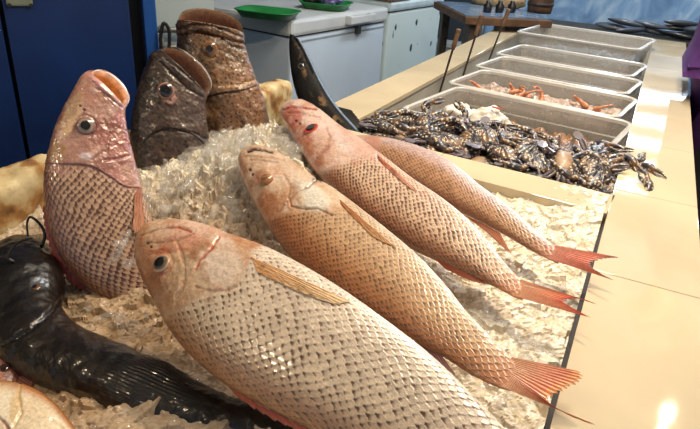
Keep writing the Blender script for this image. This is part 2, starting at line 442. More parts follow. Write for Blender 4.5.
SKIN_M = mat_attr('wet_scaled_skin', rough=0.3, coat=0.6, coatr=0.11, spec=.7, bump=0.25, bscale=700, vary=0.26)
GROUP_M = mat_attr('wet_grouper_skin', rough=0.42, coat=0.28, coatr=0.12, bump=0.35, bscale=420, vary=0.35)
DARK_M = mat_attr('slimy_dark_skin', rough=0.38, coat=0.4, coatr=0.12, bump=0.35, bscale=420, vary=0.3, spec=.35)
FIN_M = mat_attr('fin_membrane', rough=0.32, coat=0.4, bump=0.15, bscale=900, vary=0.2)
EYE_M = mat_attr('eye_surface', rough=0.12, coat=1.0, coatr=0.04, bump=0.0, bscale=900, vary=0.1)

def clamp01(x): return np.clip(x, 0, 1)

# ---- the big pale snapper in front
def snapper_front():
    s = Fish('snapper', 'largest pale tan snapper in front, dark oval eye, long yellowish side fin', 'fish',
        [(137,243,143,229),(137,252,153,224),(140,268,178,222),(150,292,204,226),(166,322,232,236),(188,352,262,246),(222,382,300,264),(262,405,342,289),(312,430,386,320),(368,456,430,354),(424,478,470,392),(474,492,508,432),(512,497,532,462),(530,497,547,474)],
        (140,240,0.035), (538,486,0.012), 43, 1.0, N=620, M1=230, M2=50)
    n1 = fbm(s.P, 40, 1); n2 = fbm(s.P, 120, 2)
    op = [(216,238),(213,246),(201,263),(196,272),(212,282),(224,296),(214,318),(196,338)]
    m = s.mask_behind([(254,250),(247,268),(237,284),(208,294),(186,306),(162,322)], .01)
    base = mix(np.broadcast_to(lin((196,146,104)), s.col.shape), np.broadcast_to(lin((214,184,152)), s.col.shape), sstep(.35, .65, n1))
    base = mix(base, np.broadcast_to(lin((176,104,70)), s.col.shape), 0.5 * sstep(.52, .72, n2))
    s.col = base
    s.patch(158,290,26,34,(150,96,58),.55,0,.7); s.patch(175,245,30,14,(206,160,120),.6); s.patch(182,280,18,16,(212,176,140),.6); s.patch(150,262,20,30,(190,128,92),.55); s.patch(195,232,40,14,(226,184,164),.7); s.patch(225,262,26,24,(228,206,188),.8, 30)
    s.patch(150,285,22,16,(150,98,66),.5); s.patch(190,310,30,22,(196,160,126),.6)
    s.patch(165,251,18,3,(160,70,45),.7,-8); s.patch(186,243,22,10,(196,116,84),.5)
    edge = mix(np.broadcast_to(lin((212,184,150)), s.col.shape), np.broadcast_to(lin((230,214,196)), s.col.shape), clamp01(0.5 - s.a * 0.5))
    edge = mix(edge, np.broadcast_to(lin((168,120,82)), s.col.shape), sstep(.35, .95, s.a))
    bs = mix(np.broadcast_to(lin((92,56,34)), s.col.shape), np.broadcast_to(lin((150,114,88)), s.col.shape), sstep(0.1, -0.75, s.a) )
    dm = m
    s.scales(dm, 0.0106, 0.0054, edge, bs, 0.0007, 0.98, 0.20, 0.50)
    s.patch(222,266,22,26,(226,202,182),.65,20)
    s.groove([(219,238),(212,249),(200,262),(196,270)],1.3,0.0012,(176,66,40),.85)
    s.disp += .0022 * np.exp(-(seg_dist(s.px, [(214,236),(205,250),(192,266)]) / 7) ** 2)
    s.groove([(196,287),(212,291),(226,290),(236,286)],1.4,0.0008,(150,84,50),.6)
    s.groove([(141,236),(152,231),(166,228),(178,227),(190,232)],1.0,0.0009,(140,70,42),.8)
    s.groove([(178,227),(187,229),(193,234)],1.5,0.0007,(190,90,66),.6)
    s.head([(147,243),(151,247)], [(176,240),(182,254),(186,270),(184,286),(176,298)], [(150,243),(164,243),(178,240),(190,236)], (140,226,215,300), [(150,88,50),(226,188,150),(176,110,70),(212,150,112),(232,204,176)], 201)
    s.bulge(161,263,13,0.003); s.groove([(150,252),(161,250),(171,254),(174,264),(168,274),(156,275)],1.2,.0006,(170,96,64),.5)
    s.disp += (n2 - .5) * 0.0012 * (1 - m)
    s.finish(SKIN_M); s.eye(161,263,9.5,(112,98,84),(20,18,20),(186,150,118),.58,.1)
    s.fin('pectoral_fin', [(251,257),(255,265),(258,273)], [(354,303),(336,305),(298,292)], (214,160,108),(226,194,150), 10, 18, (0.0004,0.0009), True, fray=.03, ray=.12, thick=.0005)
    s.fin('dorsal_fin', [(228,386),(262,406),(300,425),(350,449),(410,474)], [(236,397),(272,420),(312,437),(366,463),(428,488)], (150,44,40),(176,90,70), 16, 6, (0,-.004), fray=.25)
    s.fin('tail_fin', [(530,497),(538,487),(547,474)], [(590,560),(600,535),(596,525),(606,520),(628,508)], (190,110,90),(214,90,60), 18, 14)
snapper_front()

def snapper_middle():
    s = Fish('snapper', 'tan snapper in the middle, cloudy bulging eye and loose white gill flap', 'fish',
        [(239,160,246,150),(239,165,256,148),(242,176,272,151),(251,196,292,162),(266,224,313,177),(285,251,337,191),(312,277,364,211),(345,301,392,233),(380,323,420,257),(412,342,446,285),(442,356,468,313),(470,374,490,336),(497,387,511,357),(510,391,523,362)],
        (243,156,0.03), (516,376,0.014), 43, 1.0, N=560, M1=200, M2=46)
    n1 = fbm(s.P, 45, 4); n2 = fbm(s.P, 130, 6)
    m = s.mask_behind([(346,196),(338,211),(318,211),(296,212),(276,218),(262,228)], .01)
    s.col = mix(np.broadcast_to(lin((206,166,132)), s.col.shape), np.broadcast_to(lin((222,194,166)), s.col.shape), sstep(.35,.65,n1))
    s.col = mix(s.col, np.broadcast_to(lin((168,106,66)), s.col.shape), .75 * sstep(.0,.9,s.a) * sstep(.3,.7,n2))
    s.patch(262,210,18,26,(176,112,70),.6,35); s.patch(282,170,26,12,(222,196,176),.7,30)
    edge = mix(np.broadcast_to(lin((196,146,96)), s.col.shape), np.broadcast_to(lin((212,186,154)), s.col.shape), clamp01(0.45 - s.a * 0.55))
    edge = mix(edge, np.broadcast_to(lin((160,98,56)), s.col.shape), sstep(-.1, .9, s.a))
    bs = mix(np.broadcast_to(lin((98,58,34)), s.col.shape), np.broadcast_to(lin((150,112,84)), s.col.shape), sstep(.2, -.8, s.a))
    s.scales(m * sstep(-0.06, 0.03, s.op + .02 * s.a), 0.0096, 0.0049, edge, bs, 0.0008, 0.97, .2, .6)
    s.patch(312,197,24,13,(232,224,210),.95,38,.15,dz=.0015)      # loose pale gill cover
    s.patch(297,200,10,8,(226,206,180),.8,0,.2)
    s.groove([(318,178),(308,188),(297,193),(289,199),(291,206),(303,209),(318,209),(332,215)],1.1,0.0016,(120,72,44),.7)
    s.groove([(313,179),(318,178),(321,181)],1.6,.0012,(60,36,26),.8)
    s.groove([(248,151),(254,149),(263,150),(272,152)],1.5,0.0022,(52,26,16),1)
    s.groove([(244,156),(258,157),(272,158),(284,160)],1.3,0.0008,(176,130,98),.6)
    s.head([(250,170),(253,175)], [(284,174),(290,186),(288,200),(278,212)], [(250,160),(264,161),(278,163)], (242,155,300,222), [(150,92,54),(228,200,168),(176,116,74),(206,150,112),(236,214,188)], 202)
    s.bulge(266,181,12,0.004); s.patch(263,179,11,8,(160,98,58),.75,20,.3)
    s.disp += (n2 - .5) * 0.0012 * (1 - m)
    s.tail_blend((204,140,104)); s.finish(SKIN_M); s.eye(267,180,7.5,(176,124,80),(150,110,76),(170,116,76),.5,.1,hn=.75)
    s.fin('pectoral_fin', [(340,200),(341,204),(344,208)], [(398,250),(390,246),(374,238)], (196,128,80),(222,176,128), 8, 14, (0.0004,0.0008), True, fray=.03, ray=.14, thick=.0005)
    s.fin('dorsal_fin', [(404,338),(424,347),(442,356)], [(424,356),(448,376),(456,374)], (150,96,100),(176,140,134), 10, 8, (0,-.003), fray=.2)
    s.fin('tail_fin', [(498,386),(506,371),(512,358)], [(598,428),(590,426),(570,418),(550,404),(562,394),(578,386),(584,380),(580,374)], (204,150,114),(218,104,74), 22, 20, (.001,.004), c2=(234,156,92), fray=.07)
snapper_middle()

def snapper_back():
    s = Fish('snapper', 'slender snapper with a pink head and red eye, third from the front', 'fish',
        [(280,113,285,105),(281,118,293,103),(286,127,307,103),(295,143,323,112),(307,162,343,128),(325,184,366,143),(350,208,391,162),(380,229,415,180),(410,248,441,197),(440,262,466,217),(470,275,488,241),(495,287,506,264),(514,297,521,280),(522,300,530,285)],
        (283,109,0.04), (524,291,0.016), 43, 1.0, N=560, M1=190, M2=46)
    n1 = fbm(s.P, 45, 14); n2 = fbm(s.P, 130, 16)
    m = s.mask_behind([(376,149),(354,158),(334,165),(320,170),(306,170)], .012)
    s.col = mix(np.broadcast_to(lin((206,158,136)), s.col.shape), np.broadcast_to(lin((226,196,180)), s.col.shape), sstep(.35,.65,n1))
    s.patch(318,150,20,20,(176,112,76),.7,30,.6); s.patch(292,116,14,14,(178,76,56),.75); s.patch(300,135,16,14,(184,98,66),.7); s.patch(322,128,18,14,(232,198,188),.7,40)
    s.patch(330,150,24,14,(226,186,164),.7,40); s.patch(345,143,18,8,(232,214,210),.6,40)
    edge = mix(np.broadcast_to(lin((214,176,138)), s.col.shape), np.broadcast_to(lin((226,200,180)), s.col.shape), clamp01(.5 - s.a * .5))
    edge = mix(edge, np.broadcast_to(lin((150,92,58)), s.col.shape), sstep(.2, .95, s.a))
    bs = mix(np.broadcast_to(lin((88,50,32)), s.col.shape), np.broadcast_to(lin((176,124,100)), s.col.shape), sstep(-.2, -.9, s.a))
    s.scales(m * sstep(-.02, .04, s.op), 0.0102, 0.0052, edge, bs, 0.0008, .97, .34, .72)
    s.patch(360,146,26,8,(222,180,166),.6,40)
    s.groove([(377,156),(384,164),(394,172)],1.6,.002,(120,40,28),.9)
    s.groove([(283,110),(291,107),(304,108),(316,109)],1.2,0.0018,(146,52,42),.9)
    s.head([(296,121),(300,124)], [(326,128),(330,138),(326,150),(317,158)], [(289,113),(300,113),(312,116),(320,118)], (284,106,360,166), [(170,70,52),(238,214,206),(190,104,78),(226,190,178),(240,222,214)], 203)
    s.bulge(311,128,9,0.003)
    s.disp += (n2 - .5) * 0.0012 * (1 - m)
    s.tail_blend((206,136,100)); s.finish(SKIN_M); s.eye(311,128,7.5,(150,48,36),(22,12,12),(196,90,70),.6,0,hn=.14)
    s.fin('pectoral_fin', [(378,155),(380,160),(383,165)], [(420,193),(414,192),(404,184)], (196,112,80),(226,178,150), 7, 12, (.0004,.0008), True, ray=.14, thick=.0005)
    s.fin('dorsal_fin', [(434,258),(455,268),(482,281)], [(446,268),(474,280),(497,283)], (168,80,56),(186,104,76), 10, 7, (0,-.004), fray=.15)
    s.fin('tail_fin', [(512,296),(517,288),(521,280)], [(596,321),(586,316),(566,304),(582,301),(600,307)], (206,148,112),(226,112,68), 18, 20, (.001,.003), c2=(210,78,48), fray=.08)
snapper_back()

def snapper_far():
    s = Fish('snapper', 'smallest snapper lying beside the tiled divider, its head hidden', 'fish',
        [(350,146,353,138),(356,154,362,136),(370,164,380,137),(392,178,402,141),(420,194,428,149),(448,208,456,164),(476,220,482,186),(504,235,511,208),(530,250,538,233),(548,259,555,246),(558,264,563,251)],
        (352,141,0.02), (560,258,0.016), 42, 1.0, N=420, M1=150, M2=40)
    n1 = fbm(s.P, 45, 24)
    m = sstep(.16, .2, s.SN)
    s.col = mix(np.broadcast_to(lin((190,140,120)), s.col.shape), np.broadcast_to(lin((214,176,160)), s.col.shape), sstep(.35,.65,n1))
    edge = mix(np.broadcast_to(lin((190,146,110)), s.col.shape), np.broadcast_to(lin((206,184,184)), s.col.shape), sstep(.1, -.7, s.a))
    edge = mix(edge, np.broadcast_to(lin((150,92,58)), s.col.shape), sstep(.5, 1, s.a))
    bs = mix(np.broadcast_to(lin((120,78,52)), s.col.shape), np.broadcast_to(lin((188,158,156)), s.col.shape), sstep(0, -.7, s.a))
    s.scales(m, 0.0096, 0.0048, edge, bs, 0.0007, .97, .28, .7)
    s.groove([(372,150),(368,160),(378,170)],1.5,.0015,(120,60,44),.6)
    s.tail_blend((204,130,108)); s.finish(SKIN_M); s.eye(362,146,4,(170,140,110))
    s.fin('dorsal_fin', [(462,214),(480,222),(500,233)], [(488,232),(508,252),(512,254)], (176,104,76),(196,132,104), 9, 8, (0,-.002), fray=.12)
    s.fin('tail_fin', [(548,259),(552,252),(556,246)], [(619,285),(608,280),(592,268),(606,262),(621,261)], (206,134,112),(220,112,88), 16, 18, (.001,.006), c2=(214,140,120), fray=.07)
snapper_far()

# ---- the snapper standing head up at the left
def cam_normal(px, py, z, tilt, yaw=0):
    p = W(px, py, z); hc = O - p; hc[2] = 0; hc = nrm(hc)
    c, q = math.cos(math.radians(yaw)), math.sin(math.radians(yaw)); hc = np.array([hc[0]*c - hc[1]*q, hc[0]*q + hc[1]*c, 0])
    t = math.radians(tilt); return UP * math.sin(t) + hc * math.cos(t)
def snapper_standing():
    s = Fish('snapper', 'snapper propped upright in the ice at the left, mauve head and open mouth', 'fish',
        [(89,74,123,106),(82,76,124,111),(74,88,125,119),(64,106,128,133),(55,127,132,149),(48,150,136,165),(44,176,141,184),(45,206,146,203),(53,242,153,224),(71,271,162,246),(94,292,175,264),(122,308,190,282),(150,322,204,298)],
        (105,290,-0.075), (100,90,0), 0, 1.0, N=520, M1=200, M2=60, normal=cam_normal(105,290,-.075,32), gape=(.95,.16),
        tprof=[(0,.6),(.06,.5),(.15,.42),(.3,.46),(.6,.46),(1,.4)])
    n1 = fbm(s.P, 45, 31); n2 = fbm(s.P, 120, 36)
    m, cr = s.gill([(60,164),(76,164),(90,166),(101,171),(112,178),(124,186),(138,188)], 0.0014)
    s.col = mix(np.broadcast_to(lin((146,92,80)), s.col.shape), np.broadcast_to(lin((184,140,124)), s.col.shape), sstep(.35,.65,n1))
    s.patch(88,88,16,18,(190,130,110),.7); s.patch(68,122,9,34,(216,180,140),.9,22,.9); s.patch(56,150,10,20,(196,156,116),.7,10,.9); s.patch(70,105,9,22,(120,74,52),.5,25,.8)
    s.patch(55,150,12,22,(150,106,76),.7); s.patch(110,145,26,18,(158,88,80),.6); s.patch(112,178,24,10,(186,128,118),.7); s.patch(86,156,8,5,(206,190,196),.8)
    s.patch(120,118,8,8,(200,140,140),.6)
    edge = mix(np.broadcast_to(lin((196,160,132)), s.col.shape), np.broadcast_to(lin((150,100,76)), s.col.shape), sstep(.45, 1, s.a))
    bs = np.broadcast_to(lin((92,52,36)), s.col.shape)
    s.scales(m * sstep(-.01, .03, s.op), 0.0102, 0.0052, edge, bs, .001, .97, .36, .8)
    s.col = mix(s.col, lin((110,50,44)), cr * .6)
    s.groove([(104,160),(118,159),(128,156)],1.4,.0014,(140,70,64),.8)
    s.groove([(94,82),(104,92),(114,101),(122,107)],1.6,.0018,(120,56,52),.7)      # behind the upper lip
    s.patch(99,84,14,3.2,(196,140,138),.9,45,.15,dz=.0015)
    s.head([(80,106),(84,110)], [(104,120),(110,134),(106,150),(92,160)], [(96,88),(106,98),(116,108)], (55,90,134,176), [(120,66,58),(206,168,150),(150,90,84),(186,130,124),(210,180,172)], 204)
    s.bulge(86,126,12,.003); s.groove([(76,120),(84,114),(93,118),(96,128),(91,137)],1.3,.0008,(110,60,60),.6)
    s.disp += (n2 - .5) * .0014 * (1 - m)
    s.cav = dict(prof=[(1.0,.0025),(.93,.0035),(.89,.010),(.76,.026),(.6,.042),(.3,.055)], cols=[(212,170,150),(200,146,116),(176,98,42),(124,62,24),(60,28,14),(26,12,8)])  # lining colours darken inward from the lip: depth shade put into the pigment
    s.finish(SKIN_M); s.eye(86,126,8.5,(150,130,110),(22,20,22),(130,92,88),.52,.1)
    s.fin('dorsal_fin', [(45,205),(49,228),(60,256),(78,279),(98,295)], [(41,207),(44,232),(54,262),(74,288),(98,303)], (150,50,38),(176,72,50), 16, 6, (-.004,-.006), fray=.3)
    s.fin('pectoral_fin', [(141,187),(138,190),(135,193)], [(146,240),(140,240),(132,232)], (186,120,92),(206,150,116), 7, 12, (.002,.004), True)
snapper_standing()

# ---- groupers
def grouper(st, base, nrm_, mouth, name_lab, eye, gill, seed, thick=1.0, browns=((74,54,40),(108,78,54),(58,40,30)), spot=0.011, gape=(.75,.16), lips=None, patches=(), spotk=.8, eyecol=((170,120,90),(30,22,18),(170,120,100),9), irisp=.55):
    s = Fish('grouper', name_lab, 'fish', st, base, mouth, 0, thick, N=420, M1=180, M2=60, normal=nrm_, gape=gape,
        tprof=[(0,.72),(.08,.62),(.2,.6),(.5,.62),(1,.6)])
    n1 = fbm(s.P, 38, seed); n2 = fbm(s.P, 110, seed + 1)
    s.col = mix(np.broadcast_to(lin(browns[0]), s.col.shape), np.broadcast_to(lin(browns[1]), s.col.shape), sstep(.38,.64,n1))
    s.col = mix(s.col, np.broadcast_to(lin(browns[2]), s.col.shape), .8 * sstep(.0, .95, s.a) )
    s.col = mix(s.col, np.broadcast_to(lin(browns[1]) * 1.5, s.col.shape), .5 * sstep(.6,.75,n2))
    for p in patches: s.patch(*p)
    d, idd = worley2(s.U / spot, s.V / spot, seed)
    s.col = mix(s.col, np.broadcast_to(lin((34,20,14)), s.col.shape), spotk * (1 - sstep(.16, .30, d)) * (idd > .2))
    m, cr = s.gill(gill, .003); s.col = mix(s.col, lin((40,26,18)), cr * .35)
    for poly, w, dep, c, k in lips: s.groove(poly, w, dep, c, k)
    s.bulge(eye[0], eye[1], eye[2] * 1.5, .005)
    s.disp += (fbm(s.P, 60, seed + 3) - .5) * .005 + (n2 - .5) * .002
    s.cav = dict(prof=[(1.0,.003),(.92,.004),(.88,.014),(.76,.034),(.6,.055),(.3,.07)], cols=[(96,70,50),(80,54,38),(62,32,18),(34,18,10),(16,9,6),(8,6,5)])  # throat shade painted into the mouth colours, near black at the deepest ring
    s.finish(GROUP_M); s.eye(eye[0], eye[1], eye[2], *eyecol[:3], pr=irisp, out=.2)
    return s
g1 = grouper([(160,51,206,94),(152,54,206,99),(146,64,205,108),(140,80,207,122),(134,102,208,138),(131,126,210,154),(131,150,214,172),(136,176,220,192),(146,200,226,214)],
    (180,160,-0.03), cam_normal(180,160,-.03,22), (185,60,0), 'dark brown spotted grouper head sticking up beside the blue door, smaller of the two', (166,91,8), [(138,150),(152,134),(166,128),(182,130),(196,136),(206,146)], 51,
    browns=((58,44,36),(88,68,56),(28,21,17)),
    lips=[([(164,57),(176,66),(190,78),(204,88)],1.7,.003,(44,26,20),.9), ([(160,62),(172,74),(186,88),(202,97)],1.5,.002,(48,32,26),.6), ([(180,130),(196,134),(206,139)],1.6,.002,(40,26,20),.7)],
    patches=[(190,112,22,26,(88,70,64),.6), (171,99,8,6,(196,150,140),.75)], eyecol=((62,46,36),(14,11,10),(150,112,98)), irisp=.6)
g2 = grouper([(178,22,243,34),(176,27,245,40),(177,36,246,48),(178,52,250,62),(179,72,256,78),(182,92,262,94),(186,112,267,110),(192,134,270,128),(198,156,272,150)],
    (236,132,-0.02), cam_normal(236,132,-.02,20), (215,25,0), 'taller brown grouper head standing open mouthed before the grey freezer', (210,49,7.5), [(188,100),(206,96),(224,92),(242,90),(260,84)], 71,
    browns=((92,66,44),(122,88,58),(52,36,24)), gape=(.72,.17), spot=.0095,
    lips=[([(178,29),(196,24),(214,26),(232,33),(244,38)],1.7,.003,(50,28,18),.9), ([(180,36),(198,32),(216,36),(232,41),(246,44)],1.6,.003,(60,36,24),.8), ([(222,86),(238,85),(256,80)],1.5,.0015,(180,140,90),.7), ([(222,40),(232,46),(243,49)],2,.003,(44,26,18),.7)],
    patches=[(210,54,9,7,(206,160,110),.75), (200,18,30,7,(132,82,50),.6), (246,100,22,30,(150,106,76),.5)], eyecol=((104,70,40),(26,18,14),(128,92,62)), irisp=.45)
g2.fin('pectoral_fin', [(236,112),(240,116),(244,122)], [(262,126),(258,132),(250,136)], (120,84,54),(140,100,66), 8, 8, (.003,.006), True)
g1.fin('pectoral_fin', [(186,140),(188,146),(190,152)], [(208,150),(208,160),(202,166)], (76,58,50),(100,78,64), 8, 8, (.003,.006), True)

# ---- dark catfish in the lower left
def catfish():
    s = Fish('catfish', 'long black slimy catfish lying across the lower left, barbels at its head', 'fish',
        [(30,238,14,244),(44,243,-6,254),(60,260,-22,276),(64,278,-32,304),(60,300,-24,336),(72,322,2,364),(98,336,46,386),(139,352,92,407),(185,374,142,418),(232,397,200,430),(278,415,258,441),(320,432,308,450),(352,446,346,456)],
        (20,260,-.055), (320,440,-.05), 18, 1.0, N=420, M1=130, M2=50, tprof=[(0,.7),(.1,.8),(.3,.85),(.6,.75),(1,.5)], pw=.95)
    n1 = fbm(s.P, 30, 81); n2 = fbm(s.P, 90, 83)
    s.col = mix(np.broadcast_to(lin((14,12,11)), s.col.shape), np.broadcast_to(lin((30,25,21)), s.col.shape), sstep(.35,.7,n1))
    s.patch(82,395,14,3.5,(120,104,84),.6,25,.5); s.patch(90,345,10,4,(66,64,66),.5,20); s.patch(60,335,60,30,(34,26,24),.4)
    s.groove([(66,296),(50,312),(30,330),(4,344)],2.2,.003,(16,13,13),.7)
    s.disp += (n2 - .5) * .003 + (fbm(s.P, 25, 85) - .5) * .006
    # fine wrinkles across the flank
    wr = np.exp(-(np.hypot(s.px[..., 0] - 150, (s.px[..., 1] - 376) * 1.8) / 34) ** 2)
    s.disp += wr * .0007 * np.sin(s.V * 1500 + 3 * fbm(s.P, 80, 88))
    s.finish(DARK_M); s.eye(35,288,4.5,(120,80,44),(30,20,14),(40,32,28),.5,.3)
    for k, pts in enumerate([[(42,246),(45,234),(38,222),(30,217),(27,224),(28,236)], [(14,262),(8,258),(14,246),(24,240),(33,238)], [(-2,262),(-16,250),(-26,262)]]):
        q = []
        for i, (x, y) in enumerate(pts):
            b = s.surf(*pts[0])[0]; p0 = b + UP * .003
            hc = O - b; n = nrm(hc); q.append(on_plane(x, y, p0, n))
        g = tube_grid(np.array(q) - s.loc, np.linspace(.0022, .0011, len(q)), 8, 30)
        o = link('barbel', grid_mesh('barbel', g, np.broadcast_to(lin((18,16,16)), g.shape)), DARK_M, s.root)
    s.fin('pectoral_fin', [(26,372),(34,379),(46,386)], [(40,392),(52,399),(64,399)], (26,22,22),(44,38,36), 9, 8, (-.012,-.02), fray=.1)
    s.fin('tail_fin', [(352,446),(349,451),(346,456)], [(384,452),(386,462),(378,474)], (20,18,18),(34,30,30), 12, 8)
catfish()

# ---- pale fish cut by the lower left corner
def corner_fish():
    s = Fish('sea_bream', 'cream white fish with a tan edge in the bottom left corner', 'fish',
        [(-70,415,-66,428),(-52,398,-62,446),(-26,385,-40,470),(2,381,-14,486),(32,386,14,496),(56,402,44,500),(74,424,70,504),(90,450,92,512),(104,476,112,520)],
        (-66,420,-.045), (104,490,-.06), 25, 1.0, N=260, M1=120, M2=40, tprof=[(0,.8),(.15,.6),(.5,.5),(1,.35)])
    n1 = fbm(s.P, 45, 91)
    s.col = mix(np.broadcast_to(lin((222,200,166)), s.col.shape), np.broadcast_to(lin((236,222,196)), s.col.shape), sstep(.35,.65,n1))
    s.col = mix(s.col, np.broadcast_to(lin((176,112,56)), s.col.shape), sstep(.55,.92,s.a + (n1 - .5) * .3))
    s.patch(16,404,6,22,(206,170,110),.6,10); 
    s.groove([(0,418),(6,424),(10,432)],1.6,.002,(130,44,36),.9)
    s.groove([(20,384),(18,396),(22,412),(14,426)],1.6,.0015,(206,170,120),.7)
    s.groove([(52,420),(60,424),(66,434)],1.6,.001,(206,180,120),.6)
    s.finish(SKIN_M); s.eye(-40,420,6,(176,150,118),(16,15,17),(196,160,128),.6,.1)
    s.fin('tail_fin', [(104,476),(108,498),(112,520)], [(136,486),(134,510),(140,534)], (190,140,90),(200,150,90), 12, 8)
corner_fish()

def corner_small():
    s = Fish('mullet', 'small pinkish fish half hidden under the black catfish at the left edge', 'fish',
        [(-34,366,-36,374),(-20,360,-24,382),(0,358,-6,390),(12,364,4,394),(20,374,10,396)],
        (-34,370,-.07), (16,384,-.08), 25, 1.0, N=160, M1=70, M2=30)
    n1 = fbm(s.P, 80, 95)
    s.col = mix(np.broadcast_to(lin((150,92,74)), s.col.shape), np.broadcast_to(lin((190,140,116)), s.col.shape), sstep(.35,.65,n1))
    s.finish(SKIN_M); s.eye(4,368,4.5,(90,44,30),(40,20,16),(120,70,50),.6,.1)
    s.fin('tail_fin', [(20,374),(15,385),(10,396)], [(34,384),(30,392),(26,400)], (150,80,60),(170,90,66), 8, 6)
corner_small()

# ---- dark pointed fish leaning on the rim
def dark_pointed():
    s = Fish('king_mackerel', 'slim black and silver fish leaning nose up against the freezer', 'fish',
        [(290,34,295,36),(289,44,301,42),(290,62,312,62),(293,82,324,86),(300,104,338,108),(312,126,354,126),(328,148,372,144),(346,168,390,162)],
        (330,136,-.02), (300,50,0), 0, 1.0, N=260, M1=110, M2=46, normal=cam_normal(330,136,-.02,35), tprof=[(0,.7),(.2,.6),(1,.55)])
    n1 = fbm(s.P, 30, 101)
    s.col = mix(np.broadcast_to(lin((12,12,13)), s.col.shape), np.broadcast_to(lin((24,24,25)), s.col.shape), sstep(.35,.65,n1))
    s.col = mix(s.col, np.broadcast_to(lin((120,140,166)), s.col.shape), sstep(.72,.84,-s.a) * (1 - sstep(.92,.98,-s.a)) * .9)
    s.col = mix(s.col, np.broadcast_to(lin((150,118,84)), s.col.shape), .6 * sstep(.5,.68,fbm(s.P, 70, 104)) * sstep(.35,-.1,s.a) * sstep(-.6,-.2,s.a))
    s.groove([(294,38),(303,52),(312,72)],1.4,.002,(14,14,16),.8)
    s.finish(mat_attr('dull_dark_skin', rough=.6, coat=.02, coatr=.3, bump=.3, bscale=420, vary=.3, spec=.08)); s.eye(301,66,3.5,(90,84,76),(12,12,12),(40,40,44),.6,.1)
    s.fin('pectoral_fin', [(332,106),(336,114),(340,122)], [(352,112),(366,130),(370,136)], (16,18,22),(22,24,28), 10, 8, (.004,.01), fray=.05)
dark_pointed()

